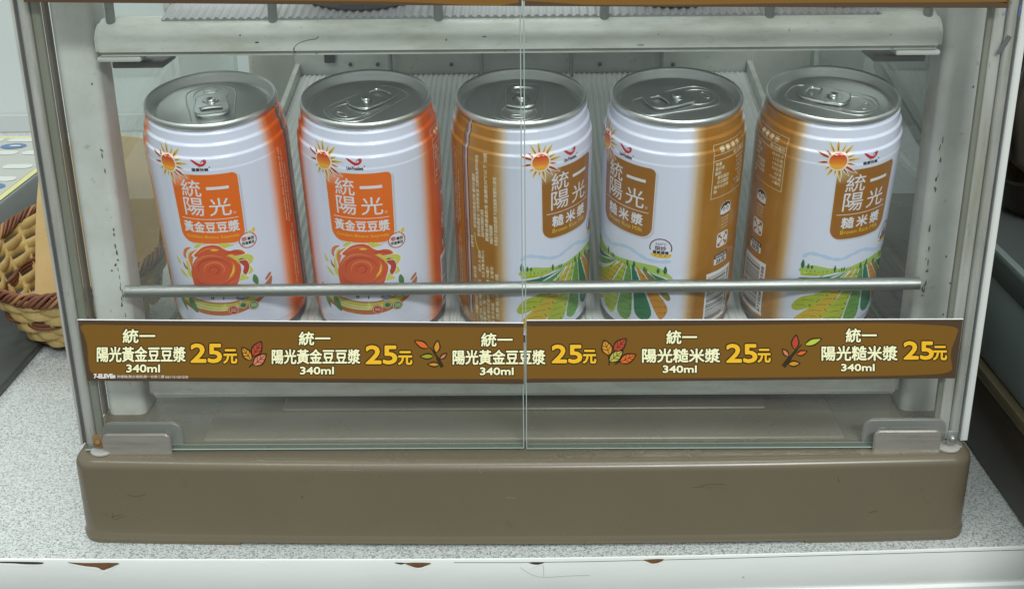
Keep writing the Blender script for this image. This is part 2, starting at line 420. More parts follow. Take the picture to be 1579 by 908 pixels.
pr.stroke([edge_px(x, y) for x, y in ((700, 866.6), (800, 866.6), (900, 865.2), (1000, 863), (1100, 860.6), (1200, 857.6), (1300, 854.8), (1400, 852), (1500, 849.3), (1579, 847.2))], 0.28, DARKGAP, 0.1)
me = pr.mesh('chipped_edge', lambda x, y, z: (x / 1000, front_y(x / 1000) - 0.0008 - z / 1000, y / 1000))
link('chipped_edge', me, counter)

wallm = mat('wall_paint', (0.52, 0.565, 0.56), 0.6)
wall = structure(box('wall', -1.4, 1.4, 0.735, 0.76, ZC, 0.9, wallm))
box('skirting', -1.4, 1.4, 0.725, 0.734, ZC + 0.0005, ZC + 0.018, mat('skirting_grey', (0.47, 0.50, 0.50), 0.5), wall)

# ------------------------------------------------------------------ the display cabinet
case = tag(empty('display_cabinet', (0, 0, ZC)), 'white heated display cabinet with two glass doors on a brown plastic base', 'display cabinet')
def cpart(o, parent=case):
    o.parent = parent; o.matrix_parent_inverse = Matrix.Translation((0, 0, -ZC)); return o
# base: a rounded box, its front bowed a little, open rounded top edge
def base_outline(inset):
    pts = []; x = 0.2108 - inset; r = 0.0100 - inset * 0.4
    yf = lambda t: -0.0607 + 0.0045 * (t / 0.2) ** 2 + inset
    yb = 0.350 - inset
    for k in range(25):
        t = -(x - r) + 2 * (x - r) * k / 24; pts.append((t, yf(t)))
    yc = yf(x - r)
    for k in range(1, 9):
        a = -PI / 2 + PI / 2 * k / 8; pts.append((x - r + r * math.cos(a), yc + r + r * math.sin(a)))
    for k in range(9):
        a = PI / 2 * k / 8; pts.append((x - r + r * math.cos(a), yb - r + r * math.sin(a)))
    for k in range(9):
        a = PI / 2 + PI / 2 * k / 8; pts.append((-x + r + r * math.cos(a), yb - r + r * math.sin(a)))
    for k in range(8):
        a = PI + PI / 2 * k / 8; pts.append((-x + r + r * math.cos(a), yc + r + r * math.sin(a)))
    pts = [(a - 0.0010, b) for a, b in pts]
    return pts
bm = bmesh.new(); rings = []
R = 0.0052
levels = [(0.0004, ZC + 0.0014), (-0.0006, ZC + 0.0018), (-0.0006, ZC + 0.0044), (-0.0001, ZC + 0.0054), (0, ZC + 0.0060)] + [(0, ZB - R)] + [(R * (1 - math.cos(a)), ZB - R + R * math.sin(a)) for a in [PI / 2 * k / 6 for k in range(1, 7)]] + [(0.010, ZB), (0.016, ZB)]
for ins, z in levels: rings.append([bm.verts.new((x, y, z)) for x, y in base_outline(ins)])
for A, B in zip(rings, rings[1:]):
    for i in range(len(A)): bm.faces.new((A[i], A[(i + 1) % len(A)], B[(i + 1) % len(A)], B[i]))
bm.faces.new(rings[-1])
base = cpart(from_bm('base', bm, BROWNP, smooth=35))
def bfy(x): return -0.0607 + 0.0045 * ((x + 0.001) / 0.2) ** 2
def scuff(pr): link('scuff', pr.mesh('scuff', lambda x, y, z: (x / 1000, bfy(x / 1000) - z / 1000, y / 1000))).parent = base
def bp_(px, py): v = P(px, py, -0.0600); return (v.x * 1000, v.z * 1000)
for pts, w in (([(193, 768), (208, 770), (222, 766)], .25), ([(168, 803), (184, 798)], .3), ([(170, 795), (172, 806), (190, 800)], .2), ([(1080, 748), (1098, 746), (1118, 747)], .2), ([(1068, 751), (1086, 750)], .25), ([(1342, 794), (1354, 791)], .35), ([(1294, 738), (1294.5, 746)], .2)):
    pr = Print(); pr.stroke(smooth_path([bp_(*p) for p in pts]), w, mat('scuff_dark', (0.082, 0.072, 0.052), 0.5), 0.12); scuff(pr)
pr = Print(); pr.ellipse(*bp_(466, 766), .35, .35, INK, 0.12, 10); scuff(pr)
for pts in (([(735, 716), (742, 728)]), ([(780, 765), (796, 766)]), ([(520, 724), (560, 725)])):
    pr = Print(); pr.stroke([bp_(*p) for p in pts], .14, mat('scuff_light', (0.34, 0.32, 0.28), 0.4), 0.12); scuff(pr)
# shallow raised floor plate and ridges inside the cabinet
bm = bmesh.new(); add_box(bm, -0.153, 0.153, -0.0395, 0.24, ZB - 0.002, ZB + 0.0016, 0.0012, 3)
add_box(bm, -0.12, 0.12, -0.012, 0.22, ZB + 0.0014, ZB + 0.0034, 0.0015, 3)
cpart(from_bm('floor_plate', bm, FLOORP))
bm = bmesh.new(); add_box(bm, -0.1868, 0.1850, -0.0400, 0.30, ZB - 0.002, ZB + 0.0005); cpart(from_bm('floor_haze_sheet', bm, FLOORP))  # added sheet, lays the pale reflection haze over the base's own brown
# feet notches: darker strip under the middle of the base front
for sx in (-1, 1):
    bm = bmesh.new(); pts = [p for p in base_outline(-0.0002) if p[0] * sx > 0.128 and p[1] < 0.0]
    pts.sort(key=lambda p: (p[0] * sx, p[1])); pts = [pts[0]] + pts[1:] + [(sx * 0.2108 - 0.001, 0.05), (sx * 0.128, 0.05)]
    if sx < 0: pts = pts[::-1]
    add_prism(bm, pts, 'Z', ZC + 0.0001, ZC + 0.0016); cpart(from_bm('foot', bm, BROWNP))

# corner posts
def post(x0, x1, y0, y1, m=WHITE, z1=0.20):
    bm = bmesh.new(); add_prism(bm, rrect_pts(x0, y0, x1, y1, 0.0042), 'Z', ZB, z1); return cpart(from_bm('post', bm, m, smooth=50))
pl = post(-0.2075, -0.1885, -0.0110, 0.0105); pr_ = post(0.1870, 0.2060, -0.0110, 0.0105)
post(-0.1985, -0.1620, 0.3270, 0.3450); post(0.1650, 0.2130, 0.3270, 0.3450)
# worn paint along the post's corner
PAINTCHIP = mat('paint_chip', (0.10, 0.10, 0.085), 0.7)
def chips(name, parent, spots):
    bm = bmesh.new()
    for (x, y, z, w, h) in spots:
        a = [(0.5 * w * math.cos(t) * random.uniform(.6, 1.1), 0.5 * h * math.sin(t) * random.uniform(.7, 1.1)) for t in [2 * PI * k / 9 for k in range(9)]]
        bm.faces.new([bm.verts.new((x + p, y, z + q)) for p, q in a])
    o = from_bm(name, bm, PAINTCHIP, smooth=None); o.parent = parent; return o
for side, par, xs in ((-1, pl, -0.1927), (1, pr_, 0.1912)):
    sp = []
    for k in range(26):
        z = random.uniform(-0.115, -0.020); t = random.uniform(-0.3, 1)
        sp.append((xs - side * 0.0012 * random.uniform(-0.3, 1), -0.01115, z, random.uniform(0.0004, 0.0011), random.uniform(0.0008, 0.0045)))
    sp += [(side * random.uniform(0.192, 0.205), -0.01115, random.uniform(-0.14, 0.03), 0.001, 0.0013) for k in range(5)]
    chips('paint_wear', par, sp)

# aluminium side frames behind the glass doors
def side_frame(parts):
    root = cpart(empty('side_frame', (0, 0, 0)))
    for name, xa, xb, y0, y1, m, r in parts:
        bm = bmesh.new()
        add_prism(bm, rrect_pts(xa, y0, xb, y1, r) if r else [(xa, y0), (xb, y0), (xb, y1), (xa, y1)], 'Z', ZB + 0.0005, 0.18)
        o = from_bm(name, bm, m); o.parent = root
    return root
FLW = mat('flange_white', (0.62, 0.64, 0.62), 0.4)
side_frame([('outer_flange', -0.2108, -0.2096, -0.0418, -0.0368, ALU, 0.0003), ('gasket', -0.2095, -0.2084, -0.0404, -0.0368, GASKET, 0), ('front_rib', -0.2083, -0.2036, -0.0418, -0.0368, ALU, 0.0018),
            ('inner_channel', -0.2035, -0.1996, -0.0402, -0.0372, ALUD, 0.0010), ('rear_bead', -0.2100, -0.2084, -0.0112, -0.0060, mat('brown_bead', (0.16, 0.13, 0.10), 0.5), 0.0004)])
fr = side_frame([('outer_flange', 0.2062, 0.2096, -0.0418, -0.0368, FLW, 0.0004), ('gasket', 0.2053, 0.2061, -0.0404, -0.0368, GASKET, 0), ('front_rib', 0.2010, 0.2052, -0.0418, -0.0368, ALU, 0.0016),
                 ('inner_channel', 0.1955, 0.2009, -0.0402, -0.0372, ALU, 0.0010), ('inner_flange', 0.1930, 0.1954, -0.0408, -0.0385, ALUD, 0.0006)])
# ink smears on the right-hand frame
pr = Print()
q = lambda px, py: ((lambda v: (v.x * 1000, v.z * 1000))(P(px, py, -0.0419)))
pr.stroke(smooth_path([q(1538, 84), (q(1546, 73)), q(1557, 56)]), [1.6] * 7 + [2.3] * 6, mat('grey_smear', (0.10, 0.10, 0.11), 0.7), 0.05)
pr.stroke(smooth_path([q(1570, 27), q(1571, 23), q(1574, 8)]), 0.7, BLUEPEN, 0.05)
pr.stroke([q(1551, 22), q(1552, 17)], 0.7, BLUEPEN, 0.05)
o = link('ink_smear', pr.mesh('ink_smear', lambda x, y, z: (x / 1000, -0.0419 - z / 1000, y / 1000))); o.parent = fr

# side and roof glass
def pane(name, x0, x1, y0, y1, z0, z1, gm, thin_axis, parent=case):
    bm = bmesh.new(); add_box(bm, x0, x1, y0, y1, z0, z1)
    for f in bm.faces:
        n = f.normal if f.normal.length > 0 else f.calc_center_median()
    bm.normal_update(); bmesh.ops.recalc_face_normals(bm, faces=bm.faces[:])
    for f in bm.faces: f.material_index = 0 if abs(f.normal[thin_axis]) > 0.9 else 1
    o = from_bm(name, bm, [gm, GEDGE], smooth=None); return o
for sx in (-1, 1):
    xa, xb = sorted((sx * 0.2085, sx * 0.2055))
    cpart(pane('side_glass', xa, xb, 0.0115, 0.3265, ZB + 0.0003, 0.2, SIDEGLASS, 0))

# ribbed shelves with a front lip, side rails and a back lip
def shelf(dz, lip_z0, lip_z1, x0, x1, tray_h, hw, tray_m):
    root = cpart(empty('shelf', (0, 0, 0)))
    def own(o): o.parent = root; return o
    def pos(x, ee, h): v = UP * h + EB * ee; return Vector((x, v.y, v.z + dz))
    bm = bmesh.new(); per = 0.0036; n = int(2 * hw / per * 8)
    A, B = [], []
    for k in range(n + 1):
        x = -hw + 2 * hw * k / n; hh = tray_h - 0.0005 + 0.0005 * math.cos(2 * PI * x / per)
        A.append(bm.verts.new(pos(x, -0.0365, hh))); B.append(bm.verts.new(pos(x, 0.292, hh)))
    A2, B2 = [], []
    for k in range(0, n + 1, 8):
        x = -hw + 2 * hw * k / n
        A2.append(bm.verts.new(pos(x, -0.0365, tray_h - 0.0035))); B2.append(bm.verts.new(pos(x, 0.292, tray_h - 0.0035)))
    for k in range(n): bm.faces.new((A[k], A[k + 1], B[k + 1], B[k]))
    for k in range(len(A2) - 1): bm.faces.new((A2[k], B2[k], B2[k + 1], A2[k + 1]))
    for k in range(len(A2) - 1):
        bm.faces.new([A2[k], A2[k + 1]] + [A[i] for i in range(8 * (k + 1), 8 * k - 1, -1)])
    own(from_bm('ribbed_tray', bm, tray_m, smooth=60))
    # front lip: a rounded channel
    bm = bmesh.new()
    add_prism(bm, [(-0.0185, lip_z0), (-0.0005, lip_z0), (-0.0005, lip_z1), (-0.0105, lip_z1), (-0.0150, lip_z1 - 0.0026), (-0.0180, lip_z1 - 0.0062), (-0.0185, lip_z1 - 0.0080)], 'X', x0, x1)
    es = [e for e in bm.edges if len(e.link_faces) == 2 and e.calc_face_angle(0) > 0.9]
    bmesh.ops.bevel(bm, geom=es, offset=0.0022, segments=4, affect='EDGES')
    lip = own(from_bm('front_lip', bm, LIPW, smooth=50))
    for sx in (-1, 1):
        bm = bmesh.new(); xr = sx * (hw + 0.0018)
        c = [pos(xr - 0.0016, -0.02, tray_h - 0.004), pos(xr + 0.0016, -0.02, tray_h - 0.004), pos(xr + 0.0016, -0.02, tray_h + 0.007), pos(xr - 0.0016, -0.02, tray_h + 0.007)]
        d = [p + EB * 0.325 for p in c]
        vs = [bm.verts.new(p) for p in c + d]
        for f in ((0, 1, 2, 3), (7, 6, 5, 4), (0, 4, 5, 1), (1, 5, 6, 2), (2, 6, 7, 3), (3, 7, 4, 0)): bm.faces.new([vs[i] for i in f])
        bmesh.ops.recalc_face_normals(bm, faces=bm.faces[:]); own(from_bm('side_rail', bm, LIPW))
    b0 = pos(0, 0.293, tray_h - 0.003)
    own(box('back_lip', -hw - 0.004, hw + 0.004, b0.y, b0.y + 0.004, b0.z - 0.004, b0.z + 0.024, WHITE, None, 0.001))
    return root, lip, own, pos
TH = -0.1172                                     # height of the tray's ribs under the rims of the cans
low, lowlip, lown, lpos = shelf(0.0, -0.1455, -0.1215, -0.1830, 0.1825, TH, 0.1575, TRAYM)
UDZ = 0.1600
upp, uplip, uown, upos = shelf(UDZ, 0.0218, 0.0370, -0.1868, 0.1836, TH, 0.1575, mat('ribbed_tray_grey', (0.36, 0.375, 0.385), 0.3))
# uprights of both shelves, brackets under the upper one
def uprights(own, pos, y, z0, z1, xs, r=0.0021):
    for x in xs:
        bm = bmesh.new(); add_tube(bm, [(x, y, z0), (x, y + 0.001, z1)], r, 12); own(from_bm('upright', bm, ROD))
uprights(uown, upos, -0.0115, 0.0345, 0.075, (-0.1800, -0.1085, -0.0358, 0.0368, 0.1089, 0.1777))
bm = bmesh.new(); add_tube(bm, [(-0.187, -0.0105, 0.0755), (0.1865, -0.0105, 0.0755)], 0.0028, 16); uown(from_bm('guard_rail', bm, ROD))
for k, x in enumerate((-0.093, -0.029, 0.034, 0.097)):
    bm = bmesh.new(); b0 = lpos(x, 0.288, TH); add_tube(bm, [(b0.x, b0.y, b0.z - 0.002), (b0.x, b0.y, b0.z + 0.03)], 0.0014, 8)
    lown(from_bm('back_wire', bm, ROD))
for sx in (-1, 1):
    xo = -0.1868 if sx < 0 else 0.1836
    xa, xb = sorted((xo, xo - sx * 0.0195))
    uown(box('bracket', xa, xb, -0.0165, 0.004, 0.0192, 0.0216, WHITE, None, 0.0009))
    xa, xb = sorted((xo - sx * 0.003, xo - sx * 0.026))
    uown(box('bracket_arm', xa, xb, -0.0065, 0.016, 0.0145, 0.0172, mat('bracket_dark', (0.12, 0.13, 0.12), 0.5), None, 0.0006))
# marks on the upper lip: holes, pen scribble, dots
q = lambda px, py: ((lambda v: (v.x * 1000, v.z * 1000))(P(px, py, -0.0187)))
def lip_mark(pr, name='pen_mark'): uown(link(name, pr.mesh(name, lambda x, y, z: (x / 1000, -0.0185 - z / 1000, y / 1000))))
pr = Print(); pr.stroke(smooth_path([q(454, 81), q(453, 76), q(457, 70), q(466, 65), q(478, 62), q(486, 61), (q(491, 57))]), [0.7] * 8 + [0.35] * 29, PENCIL, 0.02); lip_mark(pr)
RUBG = mat('rubbed_grey', (0.30, 0.31, 0.29), .6)
for (x, y, rx, ry, m) in ((396, 66, 0.9, 0.35, INK), (370, 55, 0.35, 0.35, INK), (454.5, 81, 0.5, 0.35, INK), (688, 62, 0.32, 0.55, INK), (747, 57, 0.95, 0.3, BLUEPEN), (488, 83.2, 0.4, 0.25, INK),
                       (1374, 54, 0.4, 0.25, PENCIL), (1376, 75, 0.8, 0.18, INK), (1015, 54, 0.25, 0.25, PENCIL), (778, 79.5, 0.5, 0.12, INK), (988, 70, 1.6, 0.5, RUBG), (1217, 47, .4, .25, mat('rubbed_red', (0.4, .2, .18), .6))):
    pr = Print(); c = q(x, y); pr.ellipse(c[0], c[1], rx, ry, m, 0.03, 14); lip_mark(pr)
for px in (375, 590, 1018, 1229, 805.5):
    pr = Print(); v = PZ(px, 31, 0.0370); pr.ellipse(v.x * 1000, max(min(v.y * 1000, -6), -9.0), 1.3, 0.9, GASKET, 0.03, 18)
    uown(link('screw_hole', pr.mesh('screw_hole', lambda x, y, z: (x / 1000, y / 1000, 0.0370 + z / 1000))))

b0 = lpos(0, 0.2925, TH); v0, v1 = P(500, 85, b0.y), P(517, 97, b0.y)
lown(box('back_bracket', v0.x, v1.x, b0.y - 0.002, b0.y - 0.0001, v1.z, v0.z + 0.004, GASKET, None, 0.0005))
for px in (540, 582, 696, 925, 1038):
    v = P(px, 100, b0.y); bm = bmesh.new(); bmesh.ops.create_uvsphere(bm, u_segments=10, v_segments=6, radius=0.0014, matrix=Matrix.Translation((v.x, b0.y, v.z))); lown(from_bm('back_rivet', bm, GASKET))
# guard rail in front of the cans
bm = bmesh.new(); add_tube(bm, [(-0.1878, -0.0172, -0.0893), (0.1862, -0.0172, -0.0876)], 0.0030, 24)
cpart(from_bm('guard_rail', bm, ROD, smooth=50))

# glass doors with hinge clips
YG = -0.0486
for sx in (-1, 1):
    xa, xb = (-0.2062, 0.0002) if sx < 0 else (0.0016, 0.2045)
    zb = ZB + (0.0011 if sx < 0 else 0.0007)
    bm = bmesh.new(); add_prism(bm, rrect_pts(xa, zb, xb, 0.17, (0.0015, 0.0015, 0.001, 0.001), 3), 'Y', YG, YG + 0.0048)
    bm.normal_update()
    for f in bm.faces: f.material_index = 0 if abs(f.normal.y) > 0.9 or f.normal.x * sx > 0.6 else 1
    door = cpart(from_bm('glass_door', bm, [GLASS, GEDGE], smooth=None))
    def dpart(o): o.parent = door; return o
    def plate(name, x0, x1, z0, z1, y0, y1, m, r=0.003):
        bm = bmesh.new(); add_prism(bm, rrect_pts(x0, z0, x1, z1, (0.0006, 0.0006, r, r)), 'Y', y0, y1)
        es = [e for e in bm.edges if len(e.link_faces) == 2 and e.calc_face_angle(0) > 0.5]
        bmesh.ops.bevel(bm, geom=es, offset=0.0005, segments=2, affect='EDGES'); return dpart(from_bm(name, bm, m))
    if sx < 0: plate('hinge_clip', -0.1970, -0.1648, ZB - 0.0006, ZB + 0.0104, YG - 0.0022, YG - 0.0004, STEEL); plate('clip_back_plate', -0.1995, -0.1612, ZB + 0.0004, ZB + 0.0124, YG + 0.0054, YG + 0.0072, STEELD, 0.005)
    else: plate('hinge_clip', 0.1628, 0.1938, ZB - 0.0006, ZB + 0.0104, YG - 0.0022, YG - 0.0004, STEEL); plate('clip_back_plate', 0.1595, 0.1985, ZB + 0.0004, ZB + 0.0124, YG + 0.0054, YG + 0.0072, STEELD, 0.005)
    bm = bmesh.new(); xc = xb if sx < 0 else xa
    for y in (YG, YG + 0.0046): add_tube(bm, [(xc, y, 0.17), (xc, y, zb + 0.0002), (xa if sx < 0 else xb, y, zb + 0.0002)], 0.00028 if y == YG else 0.00012, 6)
    dpart(from_bm('polished_edge', bm, EDGE_LINE))
    xs = sx * 0.1993
    bm = bmesh.new(); add_box(bm, xs - 0.0024, xs + 0.0024, YG - 0.0012, YG - 0.0004, ZB + 0.0028, ZB + 0.0096, 0.0006)
    bmesh.ops.create_uvsphere(bm, u_segments=12, v_segments=8, radius=0.0016, matrix=Matrix.Translation((xs, YG - 0.0012, ZB + 0.0058)))
    dpart(from_bm('pivot_screw', bm, RUST if sx < 0 else STEELD))
    bm = bmesh.new(); add_lathe(bm, [(0.0055, 0), (0.0055, 0.0007), (0.0046, 0.0012), (0.0, 0.0012)], 32)
    o = from_bm('pivot_washer', bm, mat('washer_grey', (0.36, 0.35, 0.33), 0.5)); o.location = (sx * 0.1985, -0.0475, ZB + 0.0001); dpart(o)

# ------------------------------------------------------------------ price strips
YP = YG - 0.0006
S_IN = mat('strip_brown', lin((122, 86, 28)), 0.42); S_OUT = mat('strip_dark_brown', lin((78, 60, 42)), 0.42)
S_CREAM = mat('cream_lettering', lin((252, 250, 206)), 0.45); S_YEL = mat('yellow_lettering', lin((246, 190, 40)), 0.45)
S_LINE = mat('lettering_outline', lin((52, 42, 20)), 0.45); S_EDGE = mat('strip_edge_white', (0.82, 0.82, 0.82), 0.4)
S_ORA = mat('leaf_orange', lin((222, 108, 40)), 0.45); S_AMB = mat('leaf_amber', lin((214, 146, 48)), 0.45); S_RED = mat('leaf_red', lin((184, 70, 48)), 0.45)
S_PINK = mat('leaf_pink', lin((212, 126, 98)), 0.45); S_OLI = mat('leaf_olive', lin((160, 160, 45)), 0.45); S_LIM = mat('leaf_lime', lin((190, 205, 70)), 0.45)
S_WHITE = mat('white_lettering', (0.8, 0.8, 0.78), 0.45)
def strip_fn(x, y, z):                           # printing on the strips is laid out in the strips' own flat plane
    v = P(x, -y, YP); return (v.x, YP - z * 1e-3, v.z)
def leaf(pr, base, tip, w, m, vein=True, out=2.8):
    bx, by = base; tx, ty = tip; dx, dy = tx - bx, ty - by; l = math.hypot(dx, dy); ux, uy = dx / l, dy / l; nx, ny = -uy, ux
    def shape(g):
        prof = [(0 - g * 0.6 / l, 0), (0.2, 0.36), (0.45, 0.5), (0.72, 0.36), (1 + g * 1.2 / l, 0)]
        L = [(bx + dx * t + nx * (w * s + (g if 0 < t < 1 and s else 0)), by + dy * t + ny * (w * s + (g if s else 0))) for t, s in prof]
        Rr = [(bx + dx * t - nx * (w * s + (g if s else 0)), by + dy * t - ny * (w * s + (g if s else 0))) for t, s in prof[1:-1][::-1]]
        return L + Rr
    pr.blob([(x, -y) for x, y in shape(out * 0.5)], S_LINE, 0.03, 4)
    pr.blob([(x, -y) for x, y in shape(-out * 0.35)], m, 0.06, 4)
    if vein:
        pr.stroke([(bx, -by), (bx + dx * 0.92, -(by + dy * 0.92))], 1.0, S_LINE, 0.075)
        for t in (0.3, 0.55):
            for s in (-1, 1):
                pr.stroke([(bx + dx * t, -(by + dy * t)), (bx + dx * (t + 0.22) + s * nx * w * 0.42, -(by + dy * (t + 0.22) + s * ny * w * 0.42))], 0.9, S_LINE, 0.08)
def strip(corners, inner, label, thick=0.0011, lo=-3):
    root = tag(empty('price_strip', P(*[sum(c[i] for c in corners) / 4 for i in (0, 1)], YP)), label, 'price strip', 'price strips on the glass doors')
    bm = bmesh.new()
    ins = [(c[0] + (1.2 if i in (0, 3) else -1.2) * 0, c[1]) for i, c in enumerate(corners)]
    vf = [bm.verts.new(strip_fn(c[0], -c[1], 0)) for c in corners]
    vb = [bm.verts.new(Vector(v.co) + Vector((0, 0.0005, 0))) for v in vf]
    n = len(vf)
    bm.faces.new(vf).material_index = 0; bm.faces.new(vb[::-1]).material_index = 1
    for i in range(n): bm.faces.new((vf[i], vb[i], vb[(i + 1) % n], vf[(i + 1) % n])).material_index = 1
    bmesh.ops.recalc_face_normals(bm, faces=bm.faces[:])
    card = from_bm('card', bm, [S_OUT, S_EDGE], smooth=None); keep(card, root)
    # bright cut edge along the top, standing a hair proud of the glass
    bm = bmesh.new(); a, b = P(corners[0][0], corners[0][1], YP), P(corners[1][0], corners[1][1], YP)
    add_tube(bm, [a + Vector((0, -0.0001, 0.0001)), b + Vector((0, -0.0001, 0.0001))], 0.00028, 6); keep(from_bm('cut_edge', bm, S_EDGE), root)
    pr = Print(); pr.blob([(x, -y) for x, y in inner], S_IN, 0.02, 4); keep(link('brown_panel', pr.mesh('brown_panel', strip_fn)), root)
    return root
def keep(o, root):
    o.parent = root; o.matrix_parent_inverse = Matrix.Translation(-root.location); return o
NA, NB = '陽光黃金豆豆漿', '陽光糙米漿'
def lettering(root, items, clip=None, name='lettering'):
    pr = Print()
    for (s, x0, y0, x1, y1, m, o, d) in items:
        a, b, c, dd = x0 + d, -(y1 - d), x1 - d, -(y0 + d)
        pr.text(s, a, b, c, dd, S_LINE, 0.03, dil=o + d, nd=12)
        pr.text(s, a, b, c, dd, m, 0.06, dil=d, nd=8)
    if clip: pr.keep(*clip)
    return keep(link(name, pr.mesh(name, strip_fn)), root)
sl = strip([(120, 493), (807.5, 498), (807.5, 592), (135, 587)],
           [(127, 501), (180, 501), (400, 503.5), (640, 504), (800, 504.5), (812, 504.5), (812, 584), (800, 584), (600, 584), (420, 583), (230, 581.5), (160, 578), (143, 575), (137.5, 566), (135.5, 545), (134, 530), (129.5, 516)],
           'brown price strip across the left glass door with small white print under its left end')
sr = strip([(812, 494), (1485, 492), (1473, 583), (812, 590)],
           [(806, 503), (820, 503), (1000, 502.5), (1200, 500), (1350, 498), (1430, 500.5), (1474, 505), (1474.5, 518), (1468, 536), (1466, 550), (1467.5, 562), (1463, 573), (1414, 578), (1200, 581.5), (1000, 583), (820, 583.5), (806, 583.5)],
           'brown price strip across the right glass door ending in a dark wavy right border')
def clipin(root, x, right):                      # trims the inner panel to its own strip
    for ch in root.children:
        if ch.name.startswith('brown_panel'):
            bm = bmesh.new(); bm.from_mesh(ch.data); v = P(x, 540, YP)
            bmesh.ops.bisect_plane(bm, geom=bm.verts[:] + bm.edges[:] + bm.faces[:], plane_co=(v.x, 0, 0), plane_no=(1, 0, 0), clear_outer=not right, clear_inner=right)
            bm.to_mesh(ch.data); bm.free()
clipin(sl, 807.4, False); clipin(sr, 812.1, True)
C_, Y_ = S_CREAM, S_YEL
def block(t1, t2, t3, nm): return [('統一', *t1, C_, 1.7, 0.5), (nm, *t2, C_, 1.7, 0.55), ('340ml', *t3, C_, 1.5, 0.5)]
def price(a, b): return [('25', *a, Y_, 2.0, 1.1), ('元', *b, Y_, 1.8, 0.8)]
b1 = block((189, 507, 239.5, 529), (149.3, 534, 286.5, 558), (194.6, 561.4, 246.8, 574), NA)
b2 = block((460.6, 511, 509.6, 532.4), (419, 538, 555.6, 561), (462.5, 565, 515, 577), NA)
b3 = block((741.8, 513, 790.5, 534.5), (697.9, 539, 841, 562), (740, 566, 792, 578), NA)
b4 = block((1027.4, 509, 1075, 530.5), (990, 537, 1110.5, 559), (1021.9, 563, 1074.4, 574.6), NB)
b5 = block((1304, 506, 1352, 528), (1266.7, 533, 1384, 556), (1296.8, 560.6, 1348.6, 572), NB)
lettering(sl, b1, None, 'name_lettering'); lettering(sl, b2, None, 'name_lettering'); lettering(sl, b3, (807.4, False), 'name_lettering')
for _r, _a, _b in ((sl, (293.7, 529.3, 342.6, 559.4), (344.3, 538, 366, 560.5)), (sl, (563.6, 532, 612.8, 561.5), (613.6, 541, 636, 562.5)), (sr, (850.5, 531, 898, 560), (898.7, 539, 919.6, 560.5)),
                   (sr, (1119.6, 529.8, 1168, 559.3), (1168, 537.5, 1188.5, 559)), (sr, (1393, 525.7, 1440, 554.5), (1438.6, 533, 1460.5, 555.3))):
    lettering(_r, price(_a, _b), None, 'price_lettering')
lettering(sr, b3, (812.2, True), 'name_lettering'); lettering(sr, b4, None, 'name_lettering'); lettering(sr, b5, None, 'name_lettering')
pr = Print()
pr.text('7-ELEVEn', 145, -582.6, 177.5, -576.6, S_WHITE, 0.05, dil=0.5)
pr.text('熱罐機(雙台適用)第一台第二層', 180.6, -583.4, 253, -578.2, S_WHITE, 0.05); pr.text('103/11/3-103/12/30', 255, -583, 290, -579.2, S_WHITE, 0.05)
keep(link('small_print', pr.mesh('small_print', strip_fn)), sl)
def leafpic(root, fn):
    pr = Print(); fn(pr); keep(link('leaf_picture', pr.mesh('leaf_picture', strip_fn)), root)
def L1(pr):
    pr.stroke([(384, -566), (391, -560), (393, -556)], 2.2, S_LINE, 0.03)
    leaf(pr, (387.5, 555), (373.5, 536), 13, S_AMB); leaf(pr, (390, 549), (402.5, 527), 15, S_RED); leaf(pr, (391, 563), (410, 546), 15, S_PINK)
def L2(pr):
    pr.stroke(smooth_path([(662, -535), (668, -541), (675, -552), (682, -566)]), [1.5] * 6 + [3.5] * 6 + [5.5] * 7, S_LINE, 0.03)
    leaf(pr, (660, 536), (640, 525.5), 9.5, S_ORA, False); leaf(pr, (672.5, 543), (675, 525.5), 9.5, S_AMB, False)
    leaf(pr, (668, 549), (648.5, 549.5), 8, S_OLI, False); leaf(pr, (677, 562), (660, 561.5), 6.5, S_AMB, False); leaf(pr, (679, 553), (688.5, 545), 6, S_PINK, False)
def L3(pr):
    pr.stroke([(939, -563), (939.5, -556), (937, -545)], 2, S_LINE, 0.03); pr.stroke([(948, -562), (956, -557)], 2, S_LINE, 0.03)
    leaf(pr, (940, 547), (931.5, 525), 16, S_AMB); leaf(pr, (947, 541), (965, 522.5), 15, S_RED); leaf(pr, (956, 558), (980, 547), 14, S_ORA); leaf(pr, (940, 557), (960, 541), 15, mat('leaf_straw', lin((186, 180, 80)), 0.45))
def L4(pr):
    pr.stroke(smooth_path([(1236, -531), (1228, -540), (1218, -552), (1208, -565)]), [2] * 6 + [4.5] * 6 + [7] * 7, S_LINE, 0.03)
    leaf(pr, (1225, 538), (1227.5, 517), 11, S_RED, False); leaf(pr, (1242, 531.5), (1266, 522.5), 9.5, S_LIM, False)
    leaf(pr, (1215.5, 549), (1207, 538.5), 7, S_PINK, False); leaf(pr, (1229, 546.5), (1244, 541.5), 7, S_ORA, False); leaf(pr, (1216, 561), (1233, 560), 8, S_AMB, False)
leafpic(sl, L1); leafpic(sl, L2); leafpic(sr, L3); leafpic(sr, L4)
# the strips of the shelf above, of which only the lower border shows
strip([(22, -91), (804, -84), (804.5, 10), (37, 4)], [(30, -84), (400, -80), (806, -78), (806, 3.5), (600, 3), (300, 0), (60, -3), (44, -10)],
      'brown price strip on the upper left glass, only its dark lower border in view')
strip([(809, -84), (1566, -82), (1555, 13), (809, 10)], [(806, -77), (1200, -76), (1540, -74), (1550, 0), (1540, 3), (1300, 4.5), (806, 1.5)],
      'brown price strip on the upper right glass with an orange field and dark lower border')
for o in bpy.data.objects:
    if o.name.startswith('price_strip') and o.type == 'EMPTY' and o.location.z > 0:
        clipin(o, 804.4 if o.location.x < 0 else 809.1, o.location.x > 0)

